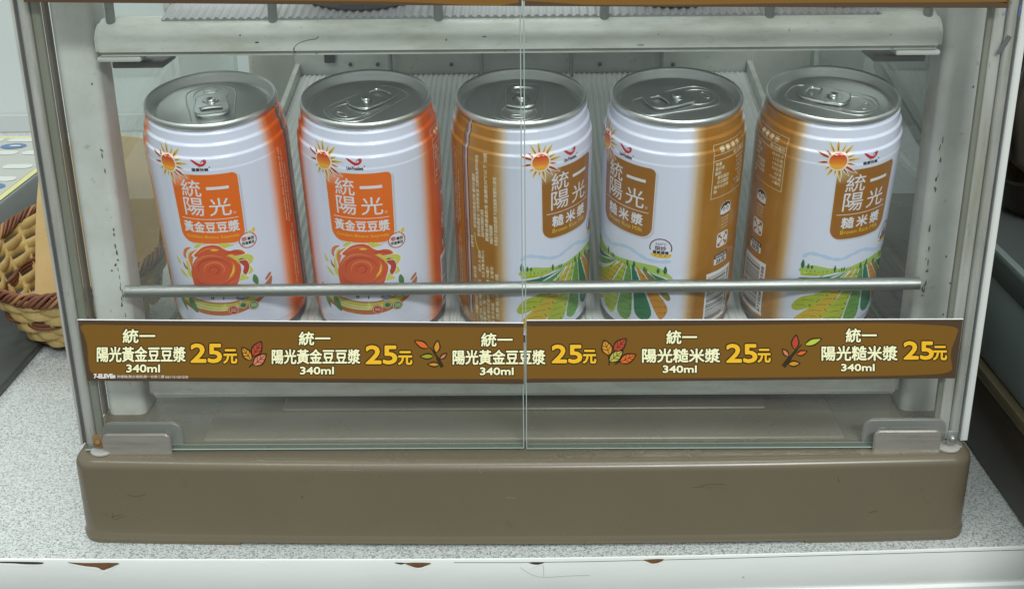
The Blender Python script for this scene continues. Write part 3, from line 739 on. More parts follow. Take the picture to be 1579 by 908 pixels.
# ------------------------------------------------------------------ the cans
RB = 0.0331; HC = 0.1170
NECK = [(-0.0030, .0288), (-0.0036, .0290), (-0.0050, .0302), (-0.0086, .0305), (-0.0100, .0316), (-0.0144, .0319), (-0.0157, .0328), (-0.0200, .0329), (-0.0212, .0331), (-0.0222, .0331),
        (-0.104, .0331), (-0.1075, .0328), (-0.1100, .0322), (-0.1120, .0319), (-0.1140, .0320), (-0.1160, .0320), (-0.1170, .0314)]
def can_r(h):
    if h >= NECK[0][0]: return NECK[0][1]
    for (a, ra), (b, rb) in zip(NECK, NECK[1:]):
        if b <= h <= a:
            t = (a - h) / (a - b); t = t * t * (3 - 2 * t); return ra + (rb - ra) * t
    return NECK[-1][1]
def can_fn(x, y, z):                             # label coordinates: mm around the can, mm below the rim, print layer
    th = x / 33.1; r = can_r(y / 1000) + z * 1e-3
    return (r * math.sin(th), -r * math.cos(th), HC + y / 1000)
GLOSS = dict(rough=0.24, spec=0.5)
def can_body_mat(name, band, band2):
    m = mat(name, (0.755, 0.795, 0.965), 0.20, coat=0.3); N, L, b = nodes(m)
    tc = N.new('ShaderNodeTexCoord'); sp = N.new('ShaderNodeSeparateXYZ'); L.new(tc.outputs['Object'], sp.inputs[0])
    x2 = math_node(m, 'MULTIPLY', sp.outputs[0], sp.outputs[0]); y2 = math_node(m, 'MULTIPLY', sp.outputs[1], sp.outputs[1])
    s = math_node(m, 'DIVIDE', math_node(m, 'ABSOLUTE', sp.outputs[0]), math_node(m, 'SQRT', math_node(m, 'ADD', x2, y2)))
    ang = math_node(m, 'ARCSINE', s)
    fine = math_node(m, 'MULTIPLY', math_node(m, 'SUBTRACT', noise(m, tc.outputs['Object'], 2600, 2), 0.5), 0.10)
    ang = math_node(m, 'ADD', ang, fine)
    mr = N.new('ShaderNodeMapRange'); mr.interpolation_type = 'SMOOTHSTEP'
    mr.inputs[1].default_value = math.radians(50); mr.inputs[2].default_value = math.radians(70); L.new(ang, mr.inputs[0])
    c2 = mixc(m, ramp(m, noise(m, tc.outputs['Object'], 26, 3), [(0.3, (0, 0, 0)), (0.7, (1, 1, 1))]), band, band2)
    mid = tuple(0.30 * w + 0.70 * c for w, c in zip((0.86, 0.80, 0.66), band)); mid = (min(mid[0] * 1.12, 0.9), mid[1] * 1.15, mid[2])
    f1 = ramp(m, mr.outputs[0], [(0.0, (0, 0, 0)), (0.5, (1, 1, 1))]); f2 = ramp(m, mr.outputs[0], [(0.42, (0, 0, 0)), (0.92, (1, 1, 1))])
    L.new(mixc(m, f2, mixc(m, f1, (0.755, 0.795, 0.965), mid), c2), b.inputs['Base Color']); return m
ORA_BODY = can_body_mat('soymilk_can_print', lin((234, 104, 4)), lin((220, 84, 2)))
BRO_BODY = can_body_mat('rice_milk_can_print', lin((178, 120, 6)), lin((160, 102, 4)))
def panel_mat(name, a, glow):                    # printed fade of the brand panel towards its sun emblem
    m = mat(name, a, **GLOSS); N, L, b = nodes(m)
    tc = N.new('ShaderNodeTexCoord'); d = N.new('ShaderNodeVectorMath'); d.operation = 'DISTANCE'
    L.new(tc.outputs['Object'], d.inputs[0]); d.inputs[1].default_value = can_fn(-14.5, -20.5, 0)
    f = ramp(m, math_node(m, 'MULTIPLY', d.outputs['Value'], 62.0), [(0.12, glow), (0.62, a)])
    L.new(f, b.inputs['Base Color']); return m
C_ORA = panel_mat('brand_panel_orange', lin((238, 110, 8)), lin((244, 200, 170)))
C_BRO = panel_mat('brand_panel_brown', lin((158, 100, 12)), lin((206, 190, 146)))
pm = lambda n, c: mat(n, lin(c), **GLOSS)
P_W = mat('print_white', (0.80, 0.80, 0.83), **GLOSS); P_K = pm('print_black', (38, 34, 36)); P_Y = pm('print_yellow', (240, 200, 50)); P_TAN = pm('print_tan', (226, 214, 180))
P_RED = pm('print_red', (200, 40, 48)); P_DRED = pm('print_dark_red', (168, 62, 62)); P_OLV = pm('print_olive_yellow', (204, 178, 74)); P_CREAM = pm('print_cream', (246, 232, 214))
def sun_mat():
    m = mat('sun_disc_print', lin((230, 120, 30)), **GLOSS); N, L, b = nodes(m)
    tc = N.new('ShaderNodeTexCoord'); sp = N.new('ShaderNodeSeparateXYZ'); L.new(tc.outputs['Object'], sp.inputs[0])
    f = math_node(m, 'MULTIPLY_ADD', sp.outputs[2], 110.0); N[-1].inputs[2].default_value = -0.5 - 110 * (HC - 0.0190) + 1.0
    L.new(ramp(m, f, [(0.05, lin((246, 196, 40))), (0.45, lin((238, 140, 30))), (0.9, lin((212, 44, 26)))]), b.inputs['Base Color']); return m
P_SUN = sun_mat()
LAY = 0.045
MESH = {}
def deco(key, fn, cut=1.6, ribs=False):
    if key not in MESH:
        pr = Print(); fn(pr); pr.cut_x(cut)
        if ribs: pr.cut_y(0.8, -24.0, -9.0)
        pr.cut_y(1.2, -112.0, -102.0)
        me = pr.mesh(key.split(':')[0], can_fn, smooth=False)
        # normals follow the can, so printing catches the light as the wall does
        nor = []
        for v in me.vertices:
            d = Vector((v.co.x, v.co.y, 0)); d.normalize(); h = v.co.z - HC
            sl = (can_r(h + 0.0003) - can_r(h - 0.0003)) / 0.0006 if h > -0.0225 else 0.0
            n = Vector((d.x, d.y, -sl)); n.normalize(); nor.append(n)
        me.polygons.foreach_set('use_smooth', [True] * len(me.polygons)); me.normals_split_custom_set_from_vertices(nor)
        MESH[key] = me
    return MESH[key]
def sun_emblem(pr):
    cx, cy = -16.0, -18.6
    rays = [(95, 10.2, 1.5, P_OLV), (70, 8.4, 0.9, P_OLV), (50, 10.0, 1.7, P_OLV), (24, 8.0, 1.2, P_OLV), (6, 10.2, 1.5, P_OLV), (-14, 8.2, 0.9, P_DRED), (-34, 11.0, 1.4, P_DRED), (-52, 8.8, 0.9, P_DRED), (-78, 10.0, 1.6, P_OLV),
            (-97, 7.0, 0.9, P_OLV), (-118, 8.4, 1.4, P_OLV), (-142, 6.6, 1.1, P_OLV), (-172, 8.8, 1.3, P_DRED), (158, 10.2, 1.4, P_DRED), (140, 7.6, 0.9, P_DRED), (118, 10.0, 1.3, P_OLV)]
    for a, l, w, m in rays:
        w *= 0.82; a = math.radians(a); ux, uy = math.cos(a), math.sin(a); nx, ny = -uy, ux
        def pt(t, s, g): return (cx + ux * t + nx * s, cy + uy * t + ny * s)
        r0 = 4.7
        for g, mm, z in ((0.45, P_CREAM, LAY * 2), (0.0, m, LAY * 3)):
            pr.poly([pt(r0 - g, -0.55 * w * 0.7 - g, 0), pt(r0 + (l - r0) * 0.4, -0.5 * w - g, 0), pt(l + g * 2, 0, 0), pt(r0 + (l - r0) * 0.4, 0.5 * w + g, 0), pt(r0 - g, 0.55 * w * 0.7 + g, 0)], mm, z)
        if m is P_OLV: pr.poly([pt(r0, -0.30 * w, 0), pt(r0 + (l - r0) * 0.3, -0.12 * w, 0), pt(r0 + (l - r0) * .4, 0, 0), pt(r0 + (l - r0) * 0.3, 0.12 * w, 0), pt(r0, 0.30 * w, 0)], pm('ray_root', (186, 96, 60)), LAY * 3.6)
    pr.ellipse(cx, cy, 4.5, 4.5, P_CREAM, LAY * 4); pr.ellipse(cx, cy, 3.9, 3.9, P_SUN, LAY * 5)
def maker(text):
    def fn(pr):
        # a small red swooping bird above the maker's name
        pr.blob([(-4.4, -15.6), (-2.9, -15.8), (-1.2, -17.0), (0.4, -17.6), (1.6, -17.0), (1.2, -16.3), (2.0, -15.9), (2.9, -16.4), (2.4, -17.8), (1.0, -18.8), (-0.4, -18.9), (-1.8, -18.2), (-3.2, -17.0)], P_RED, LAY, 4)
        pr.stroke(smooth_path([(0.2, -17.2), (1.2, -16.0), (2.4, -15.6), (2.9, -16.2)]), 0.35, P_DRED, LAY * 1.5)
        pr.stroke([(-0.5, -18.8), (-0.9, -19.6)], 0.3, P_RED, LAY)
        pr.text(text, -4.3, -21.2, 3.3, -19.7 if text[0] != 'U' else -19.6, P_K, LAY, dil=0.07, nd=4)
        pr.ellipse(3.9, -19.3, 0.32, 0.32, P_K, LAY, 10)
    return fn
def brand(panel_m, name, eng, spaced):
    def fn(pr):
        # the panel leans a little wider at the top, its lower corners rounded off more
        pts = []
        for x, y in rrect_pts(-15.6, -58.6, 15.6, -23.0, (5.2, 5.2, 2.6, 0.6)):
            t = (y + 58.6) / 35.6; pts.append((x * (0.965 + 0.035 * t), y - 0.7 * (1 - (x / 15.6) ** 2) * (0.9 if t < 0.5 else -0.2)))
        big = [(x * 1.03, -40.8 + (y + 40.8) * 1.022) for x, y in pts]
        for k, cc in ((3, 0.69), (2, 0.63), (1, 0.56)):
            pr.poly([(x * 1.0 + 0.55 + 0.28 * k * (1 if x > 0 else 0.2), y - 0.45 - 0.22 * k * (1 if y < -40 else 0.2)) for x, y in pts], mat('printed_shadow_%d' % k, (cc, cc * 1.03, cc * 1.2), **GLOSS), LAY * (0.42 - 0.1 * k))
        pr.poly(big, mat('panel_keyline', (0.74, 0.72, 0.72), **GLOSS), LAY * 0.4); pr.poly(pts, panel_m, LAY)
        pr.text('統', -10.9, -34.3, -1.6, -25.6, P_W, LAY * 2, dil=0.05); pr.text('一', 1.0, -30.6, 11.0, -29.2, P_W, LAY * 2, dil=0.04)
        pr.text('陽', -11.0, -44.1, -1.4, -34.9, P_W, LAY * 2, dil=0.05); pr.text('光', 0.8, -44.1, 10.6, -35.0, P_W, LAY * 2, dil=0.05)
        pr.ellipse(11.9, -43.3, 0.55, 0.55, P_W, LAY * 2, 12); pr.ellipse(11.9, -43.3, 0.36, 0.36, panel_m, LAY * 2.6, 12)
        pr.stroke([(-13.2, -45.9), (13.2, -45.9)], 0.3, P_W, LAY * 2)
        if not spaced: pr.text(name, -13.0, -53.0, 13.0, -47.3, P_W, LAY * 2, dil=0.15)
        else:
            for s, x in zip(name, (-10.3, -2.9, 4.6)): pr.text(s, x, -53.2, x + 5.9, -47.5, P_W, LAY * 2, dil=0.17)
        pr.text(eng, *((-12.6, -56.5, 12.6, -54.5) if not spaced else (-10.2, -56.4, 10.6, -54.2)), P_Y, LAY * 2)
    return fn
# --- the rice can's farmland picture
G_LIME = pm('field_lime', (176, 190, 56)); G_YEL = pm('field_ochre', (206, 178, 56)); G_GRN = pm('field_green', (104, 158, 70)); G_TEAL = pm('field_deep_green', (40, 122, 82)); G_ORA = pm('field_orange', (204, 140, 46)); G_OLV = pm('field_olive', (136, 128, 58))
G_PALE = pm('hill_pale_green', (168, 196, 96)); G_TREE = pm('tree_print', (42, 110, 70)); G_BLUE = pm('pale_blue_wave', (190, 212, 242)); G_STEM = pm('print_stem', (70, 80, 40))
def fields(pr):
    z = LAY
    pr.stroke(smooth_path([(-25.5, -69.4), (-22.5, -67.0), (-17.5, -67.6), (-12, -69.4), (-7, -69.8), (-1.9, -68.0), (3.7, -67.0), (9, -68.8), (14, -70.6), (20, -70.8), (25, -70.2)]), [1.2, 1.7, 2.0, 2.0, 1.8, 1.5] * 10 + [1.0], G_BLUE, z * 0.5)
    pr.blob([(-25.6, -77.6), (-25.4, -75.0), (-20, -73.2), (-12, -74.6), (-4, -75.0), (3, -73.9), (12, -73.2), (19.4, -73.9), (26, -79.0), (25, -80.0), (22.5, -79.3), (15, -77.3), (4, -76.9), (-6, -77.2), (-15, -77.4)], G_PALE, z)
    F = [(G_LIME, [(-25.4, -78.0), (-24.0, -77.2), (-10.3, -77.2), (-16, -78.6), (-24.4, -79.4)]), (G_TEAL, [(-26, -82.3), (-25.2, -80.6), (-15, -79.3), (-4.4, -77.2), (-10, -79.0), (-18.5, -82.6), (-24.6, -83.9)]),
         (G_GRN, [(-24.5, -86.2), (-19.2, -83.6), (-10, -79.9), (-4.0, -77.3), (-9.5, -82.2), (-17, -86.2), (-23.2, -88.2)]),
         (G_LIME, [(-3.6, -77.4), (-8.5, -82.8), (-15.5, -88.0), (-23.9, -91.5), (-27.6, -97.2), (-25.2, -99.4), (-18.6, -96.2), (-10.4, -88.6), (-3.0, -77.5)]),
         (G_YEL, [(-2.0, -78.0), (0.6, -77.0), (-5.6, -89.0), (-13.4, -103.6), (-20, -108.4), (-26.4, -105.6), (-19.6, -97.0), (-11.0, -88.6)]),
         (G_LIME, [(1.5, -77.1), (3.1, -77.1), (0.3, -89.6), (-2.9, -104.6), (-7.6, -109.8), (-12.4, -105.4), (-10.6, -98), (-4.6, -88.6)]),
         (G_GRN, [(3.7, -77.3), (5.3, -77.1), (6.6, -88), (7.0, -103), (3.4, -108.4), (-1.5, -105.3), (-0.3, -96), (1.6, -87)]),
         (G_TEAL, [(6.0, -77.2), (7.7, -77.0), (11.6, -86), (14.9, -92.4), (17.3, -101), (13.8, -105.2), (9.0, -102.2), (7.8, -92)]),
         (G_ORA, [(8.7, -77.0), (10.6, -77.2), (16.2, -83.9), (22.7, -92.4), (24.9, -98), (22.2, -103.2), (19.8, -100.8), (15.0, -90.5)]),
         (G_OLV, [(11.8, -77.3), (14.8, -77.8), (20.4, -82.8), (25.6, -89.8), (24.9, -92.4), (21.4, -89.4)]),
         (G_TEAL, [(15.4, -77.5), (17.6, -78.3), (23, -80.2), (26.0, -83.4), (25.0, -86.0), (21.4, -83.2)])]
    wk = mat('field_edge_white', (0.76, 0.78, 0.80), **GLOSS)
    for i, (m, p) in enumerate(F):
        cx = sum(a for a, b in p) / len(p); cy = sum(b for a, b in p) / len(p)
        pr.blob(p, m, z * (2 + 0.02 * i), 4)
        # furrow strokes and dotted plants down the right side of each field
        y0, y1 = max(b for a, b in p), min(b for a, b in p); n = max(2, int((y0 - y1) / 3.0))
        for k in range(1, n):
            yy = y0 + (y1 - y0) * (k / n) ** 1.1
            xs = []
            for (a, b), (c, d) in zip(p, p[1:] + p[:1]):
                if (b - yy) * (d - yy) < 0: xs.append(a + (c - a) * (yy - b) / (d - b))
            if len(xs) >= 2:
                xa, xb = min(xs), max(xs); w = xb - xa
                if 1.4 < w < 12:
                    pr.stroke(smooth_path([(xa + 0.12 * w, yy - 0.5), (xa + 0.4 * w, yy + 0.1), (xa + 0.7 * w, yy - 0.2)]), 0.2, G_STEM, z * 2.6)
                    for dx in (0.86, 0.93): pr.ellipse(xa + dx * w, yy + random.uniform(-.8, .8), 0.32, 0.36, G_TREE, z * 2.7, 8)
    for x, y0, y1, w in ((-25.0, -75.9, -70.6, 1.7), (-22.4, -75.5, -72.4, 1.2), (-20.7, -75.4, -73.0, 1.1), (-10.0, -76.8, -73.0, 1.2), (-6.6, -76.7, -74.3, .7), (-5.4, -76.7, -74.3, .8), (3.6, -77.6, -73.8, 1.3), (7.3, -77.0, -73.2, 1.3), (12.6, -77.5, -74.6, 1.0), (13.6, -77.6, -75.4, 0.8), (19.3, -77.4, -74.3, 1.5), (22.6, -77.7, -72.9, 1.8)):
        pr.blob([(x, y1), (x + w * 0.5, y1 + (y0 - y1) * 0.5), (x + w * 0.25, y1 + (y0 - y1) * 0.85), (x - w * 0.25, y1 + (y0 - y1) * 0.85), (x - w * 0.5, y1 + (y0 - y1) * 0.5)], G_TREE, z * 3, 4)
        pr.stroke([(x, y0 - 0.1), (x, y1 + (y0 - y1) * 0.5)], 0.2, G_STEM, z * 3.4)
    for k in range(14): pr.stroke([(-23 + k * 1.9, -77.0), (-22.9 + k * 1.9, -76.4 + 0.3 * (k % 3))], 0.3, G_STEM, z * 2.8)
# --- roast badge of the rice can
P_BADGE = pm('badge_maroon', (110, 60, 60))
def roast_badge(pr):
    cx, cy = 19.8, -63.4
    pr.stroke([(cx + 5.1 * math.cos(a), cy + 4.9 * math.sin(a)) for a in [math.radians(-18 + 216 * k / 30) for k in range(31)]], 0.55, P_BADGE, LAY)
    pr.text('260℃', cx - 2.6, cy + 1.5, cx + 2.7, cy + 2.9, P_BADGE, LAY); pr.text('烘炒', cx - 2.7, cy - 1.3, cx + 2.5, cy + 1.1, P_BADGE, LAY, dil=0.08, nd=4)
    pr.text('香氣倍增', cx - 3.6, cy - 3.1, cx + 3.7, cy - 1.5, P_K, LAY, dil=0.1, nd=4)
    pr.blob([(cx - 4.6, cy - 3.3), (cx - 1, cy - 3.0), (cx + 2, cy - 3.4), (cx + 5.0, cy - 2.9), (cx + 4.4, cy - 4.8), (cx, cy - 5.2), (cx - 3.6, cy - 4.6)], pm('badge_yellow', (222, 186, 60)), LAY * 0.7)
    for k in range(7): pr.ellipse(cx - 3.4 + k * 1.15, cy - 4.1 + 0.3 * (k % 2), 0.75, 0.42, G_ORA if k % 2 else P_Y, LAY * (1 + .1 * k), 12, 0.5)
# --- the soymilk can's swirl picture
O_SW = pm('swirl_orange', (212, 86, 42)); O_SW2 = pm('swirl_light', (226, 124, 66)); O_SW3 = pm('swirl_deep', (186, 62, 34)); O_LIM = pm('swirl_lime', (206, 208, 90)); O_LEAF = pm('leaf_print', (84, 128, 66)); O_BR = pm('path_brown', (190, 110, 66)); O_PALE = pm('meadow_lime', (198, 198, 92)); O_BLUE = pm('disc_blue', (92, 134, 190)); O_GRN = pm('disc_green', (100, 150, 84)); O_TREE = O_LEAF
def swirl(pr):
    z = LAY
    # a whirl of soymilk with flame-like petals all round
    SH = [(O_SW, [(-14.0, -79.8), (-13.9, -75.2), (-11.5, -70.1), (-8.8, -66.8), (-5.8, -64.6), (-1.2, -63.5), (3.0, -63.9), (6.5, -65.3), (9.0, -67.3), (10.5, -70.5), (10.7, -74.0), (9.8, -77.2), (8.7, -80.4), (6.4, -83.3), (1.9, -84.9), (-5.2, -86.0), (-10.4, -85.9), (-13.3, -83.7)]),
          (O_SW, [(-10.8, -66.3), (-7.5, -62.7), (-4.7, -60.6), (-0.6, -59.5), (2.5, -60.2), (4.2, -61.8), (6.8, -63.1), (9.6, -62.8), (12.3, -63.7), (13.6, -65.7), (10.6, -66.2), (6.4, -66.0), (1.0, -64.5), (-3.8, -64.6), (-8.2, -66.7)]),
          (O_SW2, [(-14.0, -70.4), (-14.1, -67.4), (-11.9, -64.6), (-8.3, -62.4), (-10.4, -65.4), (-12.1, -69.7), (-13.3, -74.2)]),
          (O_SW3, [(10.5, -69.3), (13.5, -69.4), (14.7, -72.1), (14.0, -75.3), (12.4, -77.3), (11.4, -75.5), (12.2, -72.6), (11.1, -70.9)]),
          (O_SW2, [(-17.1, -67.9), (-16.3, -64.6), (-14.1, -62.6), (-11.8, -62.1), (-13.8, -64.0), (-15.4, -66.6), (-15.6, -69.2)]),
          (O_LIM, [(-10.0, -61.6), (-7.8, -59.4), (-5.2, -58.9), (-6.6, -60.5), (-8.7, -61.9)]),
          (O_LIM, [(1.2, -60.0), (4.6, -58.8), (9.3, -60.3), (7.1, -60.8), (4.2, -61.7), (2.5, -62.2)]),
          (O_LIM, [(8.2, -66.3), (11.1, -66.1), (14.8, -66.5), (17.0, -68.2), (16.7, -70.4), (14.9, -72.3), (14.6, -70.4), (12.7, -68.3), (10.3, -68.5), (11.2, -71.1), (9.7, -69.3)]),
          (O_LIM, [(14.7, -72.7), (16.2, -75.4), (15.4, -77.0), (13.7, -77.2), (14.7, -74.9)]),
          (O_LIM, [(11.1, -76.3), (12.6, -78.1), (13.9, -79.4), (11.6, -79.9), (9.4, -80.0), (10.1, -77.6)]),
          (O_LIM, [(-15.8, -69.8), (-14.6, -72.0), (-14.4, -75.9), (-13.4, -79.6), (-15.8, -78.6), (-16.4, -74.8)]),
          (O_LIM, [(-11.8, -64.0), (-13.8, -67.3), (-14.1, -71.3), (-14.8, -69.2), (-13.8, -65.6)]),
          (O_LIM, [(-22.2, -69.4), (-20.5, -71.3), (-19.7, -73.3), (-21.6, -72.9)]),
          (O_LIM, [(-21.3, -76.2), (-19.0, -77.1), (-16.5, -80.1), (-19.7, -79.3)]),
          (O_SW3, [(-18.0, -71.3), (-17.0, -73.3), (-15.5, -75.2), (-17.1, -75.0), (-18.0, -73.3)]),
          (O_LIM, [(-13.3, -85.3), (-9.9, -85.8), (-4.1, -85.6), (0.0, -84.6), (3.3, -83.4), (1.8, -85.5), (-2.2, -86.5), (-7.4, -87.3), (-11.8, -87.1)]),
          (O_LIM, [(3.8, -85.0), (6.8, -83.6), (8.3, -83.5), (5.6, -85.5)]),
          (P_Y, [(-2.0, -62.4), (-0.2, -61.7), (1.9, -62.3), (-0.2, -62.8)]),
          (O_PALE, [(5.1, -65.5), (8.2, -66.3), (9.7, -69.3), (8.4, -68.2), (6.8, -66.6)])]
    ST = [(O_SW2, [(-12.2, -73.7), (-9.7, -69.2), (-5.6, -66.1), (-1.0, -65.3), (3.5, -66.5)]),
          (O_SW3, [(-9.8, -76.0), (-9.0, -71.4), (-5.4, -68.1), (-0.8, -67.0), (3.7, -68.5), (6.0, -72.1)]),
          (O_SW2, [(-7.1, -75.6), (-6.0, -71.8), (-2.6, -69.3), (1.2, -69.5), (3.2, -72.4), (1.8, -75.7)]),
          (O_SW3, [(-4.5, -75.3), (-3.6, -72.4), (-0.9, -71.2), (0.7, -72.9), (-0.6, -75.1), (-2.6, -75.8)]),
          (O_SW2, [(6.9, -68.8), (7.9, -72.3), (6.3, -76.7), (2.6, -79.8)]),
          (O_SW3, [(-12.5, -78.9), (-9.1, -81.6), (-4.1, -82.1), (2.5, -80.9), (7.1, -77.9)]),
          (P_Y, [(7.6, -70.6), (6.9, -74.5), (4.8, -77.6)]),
          (O_SW2, [(-8.5, -65.1), (-5.0, -62.4), (-0.9, -61.4), (2.7, -62.3)]),
          (O_SW3, [(4.8, -64.1), (8.5, -64.0), (12.1, -65.3)]),
          (P_Y, [(6.0, -65.4), (8.2, -66.2), (10.4, -71.1)])]
    for k, (m, pts) in enumerate(SH):
        main = m is O_SW and k == 0
        zz = z * ((2.6 if m is O_SW else 2.8) if m in (O_SW, O_SW3) else 1.2) + 0.0012 * k
        if m in (P_Y, O_PALE): zz = z * 3.4
        big = [(x + (x - sum(a for a, b in pts) / len(pts)) * 0.10, y + (y - sum(b for a, b in pts) / len(pts)) * 0.10) for x, y in pts]
        if not main and m not in (P_Y, O_PALE): pr.blob(big, P_CREAM, zz - z * 0.5, 5)
        pr.blob(pts, m, zz, 5)
    for k, (m, pts) in enumerate(ST):
        pp = smooth_path(pts, 6); n = len(pp); pr.stroke(pp, [0.12 + 0.75 * math.sin(PI * i / (n - 1)) for i in range(n)], m, z * 3.1 + 0.0015 * k)
    # meadow ring below
    pr.blob([(-27, -88.0), (-20, -90.2), (-10, -91.6), (0, -91.8), (8, -90.8), (15, -88.2), (21, -85.0), (25.0, -82), (23.2, -88.6), (17.4, -93.6), (10, -97.2), (2, -99.0), (-8, -99.4), (-17, -98.6), (-24, -95.6)], O_BR, z, 6)
    pr.blob([(-25.6, -89.4), (-19, -91.2), (-10, -92.4), (0, -92.6), (8, -91.6), (14.4, -89.4), (19.6, -86.8), (18.4, -90.4), (10, -94.6), (0, -96.6), (-10, -97.0), (-18, -96.2), (-24, -93.2)], O_PALE, z * 1.6, 6)
    for k in range(3): pr.stroke(smooth_path([(-20 + k, -93 - k), (-10, -94.6 - k * .8), (0, -94.9 - k * .6), (9, -93.2 - k * .5)]), 0.35, O_LIM if k % 2 else P_CREAM, z * 2)
    for pts, m in (([(-24.2, -90.4), (-22.0, -95.2), (-21.6, -100.6), (-24.6, -97), (-25.4, -93)], G_GRN), ([(-17.4, -91.2), (-15.0, -94.6), (-14.4, -99.6), (-18.0, -98), (-19.0, -94)], O_LEAF), ([(-20.6, -86), (-18.6, -88.4), (-19.2, -92), (-21.4, -89.6)], O_LEAF),
                   ([(16.2, -78.0), (17.9, -80.6), (17.5, -84), (15.3, -81.6)], O_LEAF), ([(16.8, -85.4), (18.4, -88), (17.2, -91), (15.8, -88.6)], O_LEAF), ([(20.0, -85.6), (21.6, -87.4), (20.6, -90), (19.4, -88)], O_LEAF), ([(24.2, -79.6), (24.6, -81.0), (21.8, -83.2), (21.6, -82)], O_BR)):
        pr.blob(pts, m, z * 2.6, 5)
    for x in (-5.4, -4.5, 0.4): pr.blob([(x, -88.0), (x + .4, -89.4), (x, -90.4), (x - .4, -89.4)], O_TREE, z * 2.6, 3)
    for x, y, m, t in ((8.8, -89.0, O_BLUE, 'A'), (9.1, -94.0, O_GRN, 'B'), (13.9, -95.0, O_GRN, 'C'), (4.2, -96.2, O_SW3, 'D')):
        big = 2.6 if t != 'B' else 2.2
        pr.ellipse(x, y, big, big, O_BR, z * 3); pr.ellipse(x, y, big - 0.35, big - 0.35, P_CREAM, z * 3.3); pr.ellipse(x, y, big - 0.55, big - 0.55, m, z * 3.6)
        if t != 'B':
            for dy in (0.5, -0.5): pr.stroke([(x - 1.3, y + dy), (x - .4, y + dy + .1), (x + .3, y + dy - .05), (x + 1.3, y + dy)], 0.3, P_CREAM, z * 3.9)
        else: pr.ellipse(x, y, 1.0, 0.7, G_TREE, z * 3.9, 8)
def bean_badge(pr):
    cx, cy = 15.9, -59.2
    pr.ellipse(cx, cy, 4.3, 4.2, pm('badge_ring', (196, 96, 88)), LAY); pr.ellipse(cx, cy, 3.75, 3.65, P_W, LAY * 1.6)
    pr.text('非', cx - 2.9, cy - 0.1, cx - 0.5, cy + 2.1, P_RED, LAY * 2.2, dil=0.1, nd=4); pr.text('基因', cx - 0.2, cy + 0.1, cx + 2.9, cy + 1.7, P_K, LAY * 2.2, dil=0.07, nd=4)
    pr.text('改造黃豆', cx - 3.0, cy - 2.1, cx + 2.9, cy - 0.5, P_K, LAY * 2.2, dil=0.07, nd=4)
    pr.ellipse(cx + 1.6, cy + 4.2, 1.3, 0.95, P_TAN, LAY * 2, 16, 0.3); pr.ellipse(cx + 3.2, cy + 4.7, 0.8, 1.3, P_Y, LAY * 2.1, 16, -0.3); pr.ellipse(cx + 1.3, cy + 4.1, .4, .3, G_STEM, LAY * 2.5, 8)
# --- the can's narrow side with table, marks and barcode
def nutrition(pr):
    w = P_TAN; z = LAY; x0, x1 = 42.0, 64.0; y0, y1 = -39.3, -12.6
    pr.stroke([(x0, y0), (x1, y0), (x1, y1), (x0, y1)], 0.38, w, z, True)
    pr.stroke([(x0, -17.4), (x1, -17.4)], 0.3, w, z); pr.stroke([(x0, -20.2), (x1, -20.2)], 0.25, w, z)
    for i, s in enumerate('營養標示'): pr.text(s, 45.4 + i * 3.6, -16.6, 48.0 + i * 3.6, -13.8, w, z, dil=0.06, nd=4)
    pr.text('每100毫升', 54.2, -19.8, 63.4, -17.9, w, z, dil=0.05, nd=4)
    for i, (a, b, ind) in enumerate((('熱量', '43.0大卡', 0), ('蛋白質', '1.1公克', 0), ('脂肪', '1.0公克', 0), ('飽和脂肪', '0.2公克', 1.6), ('反式脂肪', '0公克', 1.6), ('碳水化合物', '11.0公克', 0), ('鈉', '11毫克', 0))):
        y = -22.9 - i * 2.32; pr.text(a, 43.2 + ind, y, 43.2 + ind + 1.75 * len(a), y + 1.8, w, z, dil=0.05, nd=4)
        l = 0.95 * len(b) + 1.2; pr.text(b, 63.2 - l, y, 63.2, y + 1.7, w, z, dil=0.05, nd=4)
